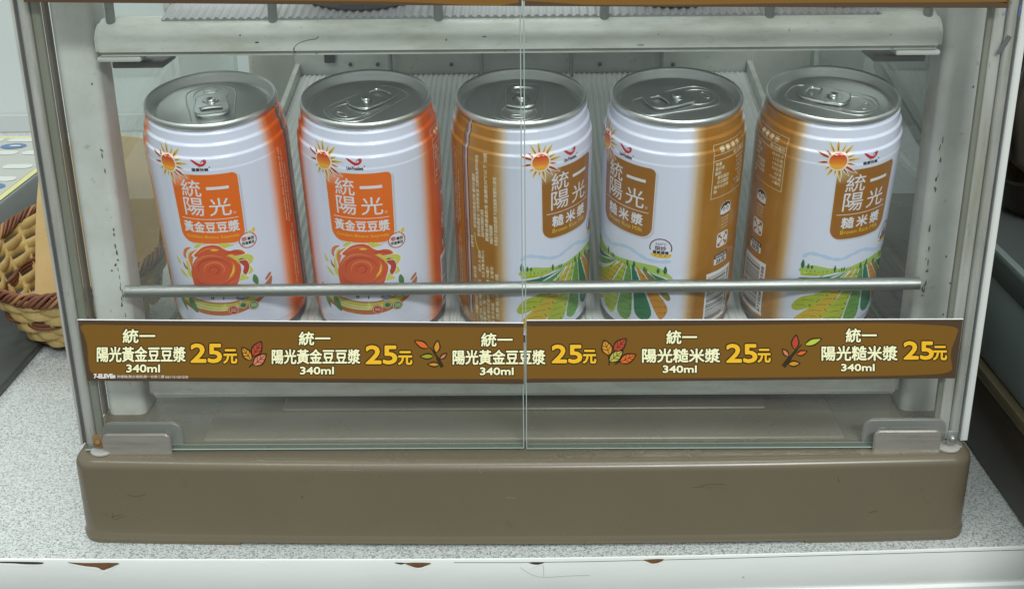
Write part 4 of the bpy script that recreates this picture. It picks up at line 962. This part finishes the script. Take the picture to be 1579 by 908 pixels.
def marks(pr):
    z = LAY
    # round quality mark: dark disc with two white eyes, lines of small print
    pr.ellipse(52.1, -46.6, 3.7, 3.4, P_W, z); pr.ellipse(52.1, -46.4, 3.35, 3.0, P_K, z * 1.6); pr.blob([(48.9, -49.4), (49.2, -46.8), (51, -45.2), (52.2, -45.8), (53.6, -45.0), (55.2, -46.8), (55.3, -49.4)], P_W, z * 2.2, 4)
    for sx in (-1, 1): pr.ellipse(52.1 + sx * 1.2, -47.0, 0.75, 1.0, P_K, z * 2.8, 14); pr.ellipse(52.1 + sx * 1.2, -47.1, 0.4, 0.6, P_W, z * 3.4, 10)
    pr.stroke([(49, -49.9), (55.3, -49.9)], 0.6, P_K, z * 2.2)
    for i in range(4): pr.text(('010608', '豆奶類', '優良食品', '合格廠商')[i], 49.8, -52.3 - i * 1.7, 54.6, -51.2 - i * 1.7, P_TAN, z)
    # recycling mark: four arrows in a white square
    pr.rrect(47.8, -67.3, 55.6, -59.3, 1.5, P_W, z)
    br = mat('mark_brown', lin((150, 92, 30)), **GLOSS); cx, cy = 51.7, -63.3
    for sx, sy in ((1, 1), (1, -1), (-1, 1), (-1, -1)):
        pr.stroke([(cx + sx * 0.5, cy + sy * 0.5), (cx + sx * 2.3, cy + sy * 2.3)], 0.75, br, z * 1.7)
        pr.poly([(cx + sx * 3.2, cy + sy * 3.2), (cx + sx * 3.2, cy + sy * 1.1), (cx + sx * 1.1, cy + sy * 3.2)], br, z * 1.9)
    # price mark
    pr.poly([(47.3, -76.5), (56.1, -76.5), (56.1, -73.3), (47.3, -73.3)], P_W, z); pr.poly([(47.3, -73.2), (56.1, -73.2), (56.1, -70.9), (47.3, -70.9)], P_K, z)
    pr.text('建議售價', 48.0, -72.9, 55.4, -71.3, P_W, z * 1.7); pr.text('25元', 48.6, -76.1, 55.0, -73.7, P_K, z * 1.7, dil=0.15, nd=6)
def barcode(pr):
    z = LAY; rng = random.Random(4)
    pr.poly([(43.4, -110.5), (60.6, -110.5), (60.6, -80.2), (43.4, -80.2)], P_W, z)
    y = -82.4
    while y > -108.2:
        h = rng.choice((0.22, 0.22, 0.44, 0.66)); g = rng.choice((0.24, 0.24, 0.46, 0.7))
        pr.poly([(44.4, y - h), (57.0, y - h), (57.0, y), (44.4, y)], P_K, z * 1.7); y -= h + g
    pr.text('4710088023588', 58.8 - 13.2, -96.4, 58.8 + 13.2, -94.6, P_K, z * 1.7, dil=0.05, nd=4, rot=PI / 2)
SEAM_S = mat('seam_metal', (0.50, 0.50, 0.52), 0.35, 0.9)
def seam(pr):
    z = LAY
    for x, w, m, zz in ((-54.0, 4.1, P_K, z), (-54.0, 3.2, SEAM_S, z * 1.8), (-54.6, 0.30, P_K, z * 2.6), (-53.0, 0.9, mat('seam_light', (0.72, 0.70, 0.72), 0.3, 0.6), z * 2.4)):
        ys = [-3.4 - 0.8 * k for k in range(26)] + [-26 - 4 * k for k in range(21)]
        pr.stroke([(x, y) for y in ys], w, m, zz)
    pr.text('103.12.22', -54.0 - 5.5, -60.0, -54.0 + 5.5, -58.6, P_K, z * 3, rot=PI / 2)
def vertical(pr, s, x, ytop, ybot, w, z):        # a line of small print turned to run up the can
    cy = (ytop + ybot) / 2; l = abs(ytop - ybot)
    pr.text(s, x - l / 2, cy - w / 2, x + l / 2, cy + w / 2, P_TAN, z, dil=0.05, nd=4, rot=PI / 2)
def side_print(pr):
    z = LAY; w = 1.75
    for s, x, a, b in (('保存期限及製造日期 標示於罐底', -48.6, -27.5, -56.0), ('使用前請搖勻 冷飲熱飲皆宜 沉澱物為原料特性', -46.4, -17.5, -60.0), ('產品中如有沉澱請安心飲用', -44.2, -45.0, -59.5), ('開罐後請儘速飲用 保溫請在55℃以下 勿超', -41.8, -15.5, -61.0),
                       ('本產品不添加防腐劑', -39.6, -52.0, -62.0), ('本產品不添加防腐劑 不含防腐劑 敬請安心飲用', -37.2, -26.5, -62.5),
                       ('全素可食', -50.9, -60.8, -67.5), ('糙米漿', -49.6, -77.5, -84.0), ('成分 水 糙米', -46.4, -67.5, -79.5), ('花生 蔗糖 麥芽(小)', -44.3, -67.0, -82.0), ('內容量 340毫升', -42.0, -75.0, -88.0), ('公司 地址 台南市', -39.6, -74.5, -92.0), ('消費者服務專線', -37.2, -78.0, -104.0),
                       ('一罐兩米', -49.2, -88.5, -110.0), ('原產地 台灣 南部', -46.6, -84.0, -111.0), ('營養標示 每一份量', -44.4, -86.0, -110.0), ('有效日期 標示於罐底', -42.0, -91.0, -111.5), ('製造廠 新市總廠', -39.6, -95.0, -112.0),
                       ('Keep away from direct sunlight and heat', -60.4, -30.0, -57.0), ('Shake well before drinking, serve cold or hot', -62.6, -22.0, -60.0), ('Best before date see bottom of can', -64.8, -20.0, -58.0), ('Ingredients water rice peanut sugar malt', -60.6, -62.0, -92.0), ('Product of Taiwan net content 340ml', -62.8, -66.0, -97.0)):
        vertical(pr, s, x, a, b, w if x > -56 else 1.15, z)
    pr.stroke(smooth_path([(-48.9, -58.6), (-48.7, -61.5), (-47.8, -65.4), (-46.0, -69.0)]), 0.5, pm('curve_lime', (206, 200, 40)), z)
# --- lid
def lid_meshes():
    bm = bmesh.new()
    rim = [(0.0288, HC - 0.0034), (0.0296, HC - 0.0033), (0.03005, HC - 0.0026), (0.03012, HC - 0.0012), (0.02985, HC - 0.0003), (0.0293, HC), (0.0288, HC - 0.0003), (0.02855, HC - 0.0010), (0.0283, HC - 0.0022), (0.0278, HC - 0.0044), (0.02735, HC - 0.0052),
           (0.0268, HC - 0.0056), (0.0263, HC - 0.0052), (0.0260, HC - 0.0045), (0.0256, HC - 0.0042), (0.0240, HC - 0.00415), (0.0, HC - 0.0041)]
    add_lathe(bm, rim[:-1], 160); bm.verts.ensure_lookup_table()
    n = 160; last = bm.verts[-n:]; bm.faces.new(last)
    me = bpy.data.meshes.new('lid'); bm.normal_update(); bm.to_mesh(me); bm.free(); me.materials.append(TIN)
    me.polygons.foreach_set('use_smooth', [True] * len(me.polygons)); me.set_sharp_from_angle(angle=math.radians(50))
    # embossed rings of the opening
    z = HC - 0.0041; bm = bmesh.new()
    def loop(pts, r, dz=0.0): add_tube(bm, [(x / 1000, y / 1000, z + dz) for x, y in pts], r, 8, closed=True)
    loop([(8.0 * math.cos(a), -10.6 + 8.6 * math.sin(a)) for a in [2 * PI * k / 40 for k in range(40)]], 0.00022)
    loop(smooth_loop([(-11.5, -9), (-9.5, -17), (0, -20.8), (9.5, -17), (11.5, -9), (10.2, 6), (9.2, 17), (6, 20.3), (0, 21), (-6, 20.3), (-9.2, 17), (-10.2, 6)], 6), 0.00042, -0.0001)
    loop([(3.4 * math.cos(a), -15.0 + 1.5 * math.sin(a)) for a in [2 * PI * k / 24 for k in range(24)]], 0.0002)
    me2 = bpy.data.meshes.new('embossing'); bm.normal_update(); bm.to_mesh(me2); bm.free(); me2.materials.append(TIN); me2.polygons.foreach_set('use_smooth', [True] * len(me2.polygons))
    # pull tab: flat ring with a finger hole and a slot round the rivet
    cu = bpy.data.curves.new('tab', 'CURVE'); cu.dimensions = '2D'; cu.fill_mode = 'BOTH'; cu.extrude = 0.00028; cu.bevel_depth = 0.00038; cu.bevel_resolution = 3
    def spl(pts):
        s = cu.splines.new('POLY'); s.points.add(len(pts) - 1); s.use_cyclic_u = True
        for p, (x, y) in zip(s.points, pts): p.co = (x / 1000, y / 1000, 0, 1)
    spl(smooth_loop([(-6.6, -2), (-5.6, -6.0), (0, -7.6), (5.6, -6.0), (6.6, -2), (7.3, 5), (7.2, 11.5), (5.0, 14.3), (0, 15.0), (-5.0, 14.3), (-7.2, 11.5), (-7.3, 5)], 6))
    spl(smooth_loop([(-5.4, 9.0), (-5.2, 6.4), (0, 5.4), (5.2, 6.4), (5.4, 9.0), (4.6, 11.9), (0, 12.7), (-4.6, 11.9)], 5)[::-1])
    a = [(4.2 * math.cos(t), -0.6 + 3.6 * math.sin(t)) for t in [math.radians(-20 + 220 * k / 20) for k in range(21)]]
    b = [(2.9 * math.cos(t), -0.6 + 2.5 * math.sin(t)) for t in [math.radians(200 - 220 * k / 20) for k in range(21)]]
    spl((a + b)[::-1])
    o = bpy.data.objects.new('tab', cu); COL.objects.link(o); dg = bpy.context.evaluated_depsgraph_get(); dg.update()
    me3 = bpy.data.meshes.new_from_object(o.evaluated_get(dg)); bpy.data.objects.remove(o); bpy.data.curves.remove(cu); me3.name = 'pull_tab'
    bm = bmesh.new(); bm.from_mesh(me3)
    bmesh.ops.translate(bm, verts=bm.verts[:], vec=(0, 0, z + 0.0012))
    for lp in (smooth_loop([(-6.6, -2), (-5.6, -6.0), (0, -7.6), (5.6, -6.0), (6.6, -2), (7.3, 5), (7.2, 11.5), (5.0, 14.3), (0, 15.0), (-5.0, 14.3), (-7.2, 11.5), (-7.3, 5)], 6), smooth_loop([(-5.4, 9.0), (-5.2, 6.4), (0, 5.4), (5.2, 6.4), (5.4, 9.0), (4.6, 11.9), (0, 12.7), (-4.6, 11.9)], 5)):
        add_tube(bm, [(x / 1000, y / 1000, z + 0.0013) for x, y in lp], 0.00062, 8, closed=True)
    add_tube(bm, [(0.0041 * math.cos(t), -0.0006 + 0.0036 * math.sin(t), z + 0.0015) for t in [2 * PI * k / 32 for k in range(32)]], 0.00042, 8, closed=True)
    add_lathe(bm, [(0.0021, z + 0.0001), (0.0021, z + 0.0026), (0.0018, z + 0.0030), (0.0012, z + 0.0028), (0.0, z + 0.0025)], 28)
    for v in bm.verts:                            # the ring end rises a little from the lid
        if v.co.y > 0.003: v.co.z += (v.co.y - 0.003) * 0.05
    bm.to_mesh(me3); bm.free(); me3.materials.clear(); me3.materials.append(TAB)
    me3.polygons.foreach_set('use_smooth', [True] * len(me3.polygons)); me3.set_sharp_from_angle(angle=math.radians(45))
    return me, me2, me3
LID, EMB, TABM = lid_meshes()
def body_mesh(m):
    bm = bmesh.new(); prof = []
    for (a, ra), (b, rb) in zip(NECK, NECK[1:]):
        k = 6 if (a - b) < 0.006 else 1
        for j in range(k): h = a + (b - a) * j / k; prof.append((can_r(h), HC + h))
    prof.append((NECK[-1][1], HC + NECK[-1][0])); prof += [(0.0300, 0.0004), (0.0285, 0.003), (0.0, 0.004)]
    add_lathe(bm, prof[::-1], 192)
    bmesh.ops.remove_doubles(bm, verts=bm.verts[:], dist=1e-6)
    me = bpy.data.meshes.new('can_body'); bm.normal_update()
    for f in bm.faces:
        if f.calc_center_median().z < HC - 0.1128: f.material_index = 1
    bm.to_mesh(me); bm.free(); me.materials.append(m); me.materials.append(mat('can_foot_steel', (0.16, 0.16, 0.17), 0.4, 0.8))
    me.polygons.foreach_set('use_smooth', [True] * len(me.polygons)); return me
BODY = {'soy': body_mesh(ORA_BODY), 'rice': body_mesh(BRO_BODY)}
def can(kind, x, spin, tab, label, group, dz=0.0, ee=0.0, full=True):
    base = UP * (-HC) + EB * ee
    root = empty('drink_can'); tag(root, label, 'drink can', group)
    root.matrix_world = Matrix.Translation((x, base.y, base.z + dz)) @ Matrix.Rotation(TAU, 4, 'X') @ Matrix.Rotation(math.radians(spin), 4, 'Z')
    body = link('can_body', BODY[kind], root)
    def sub(key, fn, ribs=False): return link(key.split(':')[0], deco(key, fn, ribs=ribs), body)
    if full:
        for turn, mk in ((0, 'Uni-President'), (PI, '健康快樂')):          # the can carries its picture on both faces
            L = []
            if kind == 'soy': L += [('brand_panel:s', brand(C_ORA, '黃金豆豆漿', 'Golden-Beans Soymilk', False), False), ('swirl_picture', swirl, False), ('bean_badge', bean_badge, False)]
            else: L += [('brand_panel:r', brand(C_BRO, '糙米漿', 'Brown Rice Milk', True), False), ('farm_picture', fields, False), ('roast_badge', roast_badge, False)]
            L += [('sun_emblem', sun_emblem, True), ('maker_emblem:' + mk, maker(mk), True)]
            for key, fn, ribs in L: sub(key, fn, ribs).rotation_euler = (0, 0, turn)
        sub('nutrition_table', nutrition, True); sub('quality_marks', marks); sub('barcode', barcode); sub('side_seam', seam, True); sub('small_print', side_print, True)
    lid = link('lid', LID, root); lid.rotation_euler = (0, 0, math.radians(tab - 90 - spin))
    link('pull_tab', TABM, lid); link('embossing', EMB, lid)
    return root
PITCHX = 0.07129; GR = 'drink cans on the lower shelf'
can('soy', -2 * PITCHX, 179.5, -76, 'orange and white soymilk can beside the left white post, tab ring toward the front', GR)
can('soy', -PITCHX, -4.0, 50, 'orange and white soymilk can between the other orange can and a brown one', GR)
can('rice', 0.0, 43.0, 85, 'brown and white rice milk can showing its metal seam and vertical small print', GR)
can('rice', PITCHX, -46.5, 203, 'brown and white rice milk can with nutrition table and barcode on its right side', GR)
can('rice', 2 * PITCHX, 203.5, 152, 'brown and white rice milk can beside the right post, barcode on its left side', GR)
GU = 'drink cans on the upper shelf'
UEE = 0.0012
can('rice', -0.0716, 15, 20, 'foot of a pale can on the upper shelf above the left orange cans', GU, UDZ, UEE)
can('rice', 0.0690, -30, 70, 'foot of a pale can on the upper shelf above the nutrition table can', GU, UDZ, UEE)
can('rice', 0.1420, 60, 120, 'foot of a pale can on the upper shelf at its right end', GU, UDZ, UEE)

# ------------------------------------------------------------------ left of the cabinet: dark slab, sign box, basket, bags
slabm = mat('dark_grey_plastic', (0.060, 0.068, 0.064), 0.4)
ZS = ZC + 0.006
bm = bmesh.new(); add_box(bm, -1.0, -0.3125, -0.40, 0.60, ZC + 0.0003, ZS, 0.0015, 2)
tag(from_bm('dark_mat', bm, slabm), 'dark grey plastic slab lying on the left of the speckled counter under the basket', 'counter mat')
sb = tag(empty('sign_box', (-0.6, 0.35, ZS)), 'low grey box behind the basket with a yellow edged blue and white sheet on top', 'sign box')
def spart(o): o.parent = sb; o.matrix_parent_inverse = Matrix.Translation(-sb.location); return o
ZSG = -0.140
spart(box('body', -0.95, -0.374, 0.10, 0.47, ZS + 0.0002, ZSG, mat('box_grey', (0.22, 0.24, 0.235), 0.45), None, 0.003))
P_SY = mat('sign_yellow', lin((204, 202, 142)), 0.5); P_SW = mat('sign_white', (0.58, 0.61, 0.58), 0.5); P_SB = mat('sign_blue', lin((84, 116, 160)), 0.5); P_SG = mat('sign_grey', (0.42, 0.44, 0.40), 0.5)
pr = Print()
pr.poly([(-930, 110), (-376, 110), (-376, 466), (-930, 466)], P_SY, 0.4); pr.poly([(-915, 122), (-381, 122), (-381, 460), (-915, 460)], P_SG, 0.6)
for k in range(7):
    x = -396 - 27 * k
    for yy in (452, 412, 372, 338, 262): pr.rrect(x - 12, yy - 6, x + 11, yy + 6, 5, P_SW, 0.9)
    for yy in (432, 318, 290, 236): pr.ellipse(x, yy, 10.5, 8.5, P_SB, 1.0); pr.ellipse(x + 1.5, yy, 5, 2.4, P_SW, 1.3, 20)
spart(link('sign_sheet', pr.mesh('sign_sheet', lambda x, y, z: (x / 1000, y / 1000, ZSG + z / 1000))))

# wicker basket
BC = Vector((-0.2930, 0.2050, ZS))
bk = tag(empty('wicker_basket', BC), 'woven wicker basket with a red brown braided rim holding brown paper packs', 'basket')
STRAW = grimy('straw', lin((198, 172, 112)), lin((150, 114, 62)), 0.6, 0.7, 80); REED = grimy('red_reed', lin((112, 66, 42)), lin((78, 44, 30)), 0.55, 0.7, 90)
BH = 0.0520
def bk_r(t): return 0.034 + 0.023 * t ** 0.8
def bk_pt(th, t, off=0.0, extra=0.0):
    r = bk_r(t) + off; tilt = 0.011 * t
    return Vector((1.02 * r * math.cos(th), 1.32 * r * math.sin(th), 0.0015 + BH * t + tilt * math.sin(th) + extra))
def bpart(name, bm, m): o = from_bm(name, bm, m, smooth=60); o.parent = bk; return o
NST = 22; bmS = bmesh.new(); bmR = bmesh.new()
rows = 9
for k in range(rows):
    t = 0.08 + 0.84 * k / (rows - 1); red = k in (4,)
    pts = []
    for j in range(NST * 6):
        th = 2 * PI * j / (NST * 6); pts.append(bk_pt(th, t, 0.0015 * math.cos(NST * th / 2 * 1.0 + PI * k) + 0.0003 * math.sin(7 * th + k)))
    if red:
        for dz in (-0.0026, 0.0, 0.0026): add_tube(bmR, [p + Vector((0, 0, dz)) for p in pts], 0.0014, 8, closed=True)
    else: add_tube(bmS, pts, 0.0030, 8, closed=True, flat=(1.30, 0.42))
for j in range(NST):
    th = 2 * PI * (j + 0.5) / NST; add_tube(bmS, [bk_pt(th, t) for t in (0, 0.25, 0.5, 0.75, 0.97)], 0.0018, 6)
bpart('weave', bmS, STRAW); bpart('reed_band', bmR, REED)
bm = bmesh.new()
for s in range(6):
    pts = []
    for j in range(240):
        th = 2 * PI * j / 240; a = 15 * th + 2 * PI * s / 6
        pts.append(bk_pt(th, 1.0, 0.0018 * math.cos(a) + 0.0005 * math.sin(9 * th + s), 0.0036 * math.sin(a) + 0.0005 * math.sin(5 * th + 2 * s)))
    add_tube(bm, pts, 0.00118, 7, closed=True, mi=1 if s in (2,) else 0)
bk_rim = from_bm('braided_rim', bm, [REED, mat('rim_light_reed', lin((150, 108, 70)), 0.55)], smooth=60); bk_rim.parent = bk
bm = bmesh.new(); add_lathe(bm, [(0.030, 0.0), (0.033, 0.0005), (0.033, 0.004), (0.0, 0.004)], 40); bmesh.ops.scale(bm, vec=(1.02, 1.32, 1), verts=bm.verts[:])
for j in range(2):
    pts = [Vector((1.02 * 0.0355 * math.cos(th), 1.32 * 0.0355 * math.sin(th), 0.0022 + 0.003 * j)) for th in [2 * PI * k / 80 for k in range(80)]]
    add_tube(bm, pts, 0.0019, 7, closed=True)
bpart('base_coil', bm, REED)
# brown paper packs standing in the basket
KRAFT = grimy('kraft_paper', lin((214, 186, 132)), lin((190, 158, 104)), 0.7, 0.5, 30)
def pack(x, y, w, d, h, lean, yaw, roll, label):
    bm = bmesh.new()
    n = 6; g = []
    for i in range(n + 1):
        t = i / n; dd = d * (1 - 0.85 * t ** 1.5); ring = []
        for (sx, sy) in ((-1, -1), (-0.33, -1.05), (0.33, -1.05), (1, -1), (1, 1), (0, 1.05), (-1, 1)):
            ring.append(bm.verts.new((sx * w / 2 * (1 + 0.012 * math.sin(9 * t + 4 * sx)), sy * dd / 2 + 0.0012 * math.sin(7 * t + 5 * sx), h * t)))
        g.append(ring)
    for A, B in zip(g, g[1:]):
        for k in range(7): bm.faces.new((A[k], A[(k + 1) % 7], B[(k + 1) % 7], B[k]))
    bm.faces.new(g[0][::-1]); bm.faces.new(g[-1])
    o = from_bm('paper_pack', bm, KRAFT, smooth=30); o.location = (x, y, ZS + 0.0075); o.rotation_euler = (lean, roll, yaw); tag(o, label, 'paper pack', 'paper packs in the basket'); return o
p1 = pack(-0.2985, 0.196, 0.048, 0.020, 0.114, -0.04, 0.05, 0.15, 'brown paper pack with a small printed round face standing in the basket in front')
p2 = pack(-0.2760, 0.226, 0.050, 0.016, 0.112, -0.05, -0.05, 0.14, 'taller brown paper pack standing at the back of the basket')
pr = Print(); FACE = mat('face_print', lin((176, 142, 94)), 0.7)
for (cx, cy, r) in ((13, 82, 6), ):
    pr.stroke([(cx + r * math.cos(a), cy + r * math.sin(a)) for a in [2 * PI * k / 30 for k in range(30)]], 0.7, FACE, 0.3, True)
    pr.ellipse(cx - r * .35, cy + r * .2, .7, .9, FACE, 0.3, 8); pr.ellipse(cx + r * .35, cy + r * .2, .7, .9, FACE, 0.3, 8)
    pr.stroke([(cx + r * .5 * math.cos(a), cy - r * .05 + r * .5 * math.sin(a)) for a in [math.radians(200 + 14 * k) for k in range(11)]], 0.6, FACE, 0.3)
def pack_fn(x, y, z):
    t = y / 118; return (x / 1000, -0.010 * 1.05 * (1 - 0.85 * t ** 1.5) - 0.0016 - z / 1000, y / 1000)
o = link('face_print', pr.mesh('face_print', pack_fn)); o.parent = p1

# ------------------------------------------------------------------ right of the cabinet: dark machine with a glass jar
mc = tag(empty('coffee_machine', (0.34, 0.15, ZC)), 'grey and dark brown countertop machine at the right edge beside the cabinet', 'machine')
def mpart(o): o.parent = mc; o.matrix_parent_inverse = Matrix.Translation(-mc.location); return o
MB = mat('machine_dark_brown', (0.028, 0.022, 0.014), 0.35); MO = mat('machine_olive_trim', (0.075, 0.062, 0.030), 0.4); MG = mat('machine_grey', (0.125, 0.155, 0.150), 0.38); MD = mat('machine_dark_grey', (0.045, 0.052, 0.050), 0.4)
mpart(box('base', 0.2402, 0.60, -0.16, 0.42, ZC + 0.0004, -0.1610, MB, None, 0.002))
mpart(box('trim', 0.2395, 0.60, -0.162, 0.422, -0.1608, -0.1540, MO, None, 0.0015))
mpart(box('side_panel', 0.2430, 0.60, -0.15, 0.40, -0.1538, -0.1060, MG, None, 0.003))
mpart(box('ledge', 0.2405, 0.60, -0.16, 0.41, -0.1058, -0.0900, MD, None, 0.002))
mpart(box('drip_edge', 0.2398, 0.2440, -0.161, 0.411, -0.0935, -0.0893, MG, None, 0.001))
mpart(box('tower_front', 0.2640, 0.60, 0.2350, 0.2398, -0.0898, 0.22, mat('tower_dark', (0.020, 0.017, 0.013), 0.35), None, 0.001))
mpart(box('tower', 0.2600, 0.60, 0.2400, 0.70, -0.0898, 0.22, MG, None, 0.004))
JG = mat('dark_brown_glass', (0.022, 0.010, 0.003), 0.05, spec=0.6); 
jar = tag(empty('glass_jar', (0.3040, 0.100, -0.0898)), 'dark brown glass jug standing on the machine at the right edge', 'jug')
bm = bmesh.new(); add_lathe(bm, [(0.0, 0.0002), (0.036, 0.0002), (0.042, 0.006), (0.047, 0.03), (0.046, 0.055), (0.040, 0.080), (0.033, 0.098), (0.031, 0.110), (0.034, 0.118), (0.031, 0.118), (0.029, 0.110), (0.0, 0.108)], 64)
bmesh.ops.scale(bm, vec=(1.0, 1.0, 1.55), verts=bm.verts[:]); o = from_bm('jug_body', bm, JG); o.parent = jar
bm = bmesh.new(); add_tube(bm, [(-0.030, -0.024, 0.095), (-0.046, -0.038, 0.094), (-0.054, -0.044, 0.070), (-0.048, -0.038, 0.040), (-0.034, -0.030, 0.030)], 0.004, 10); o = from_bm('jug_handle', bm, MB); o.parent = jar
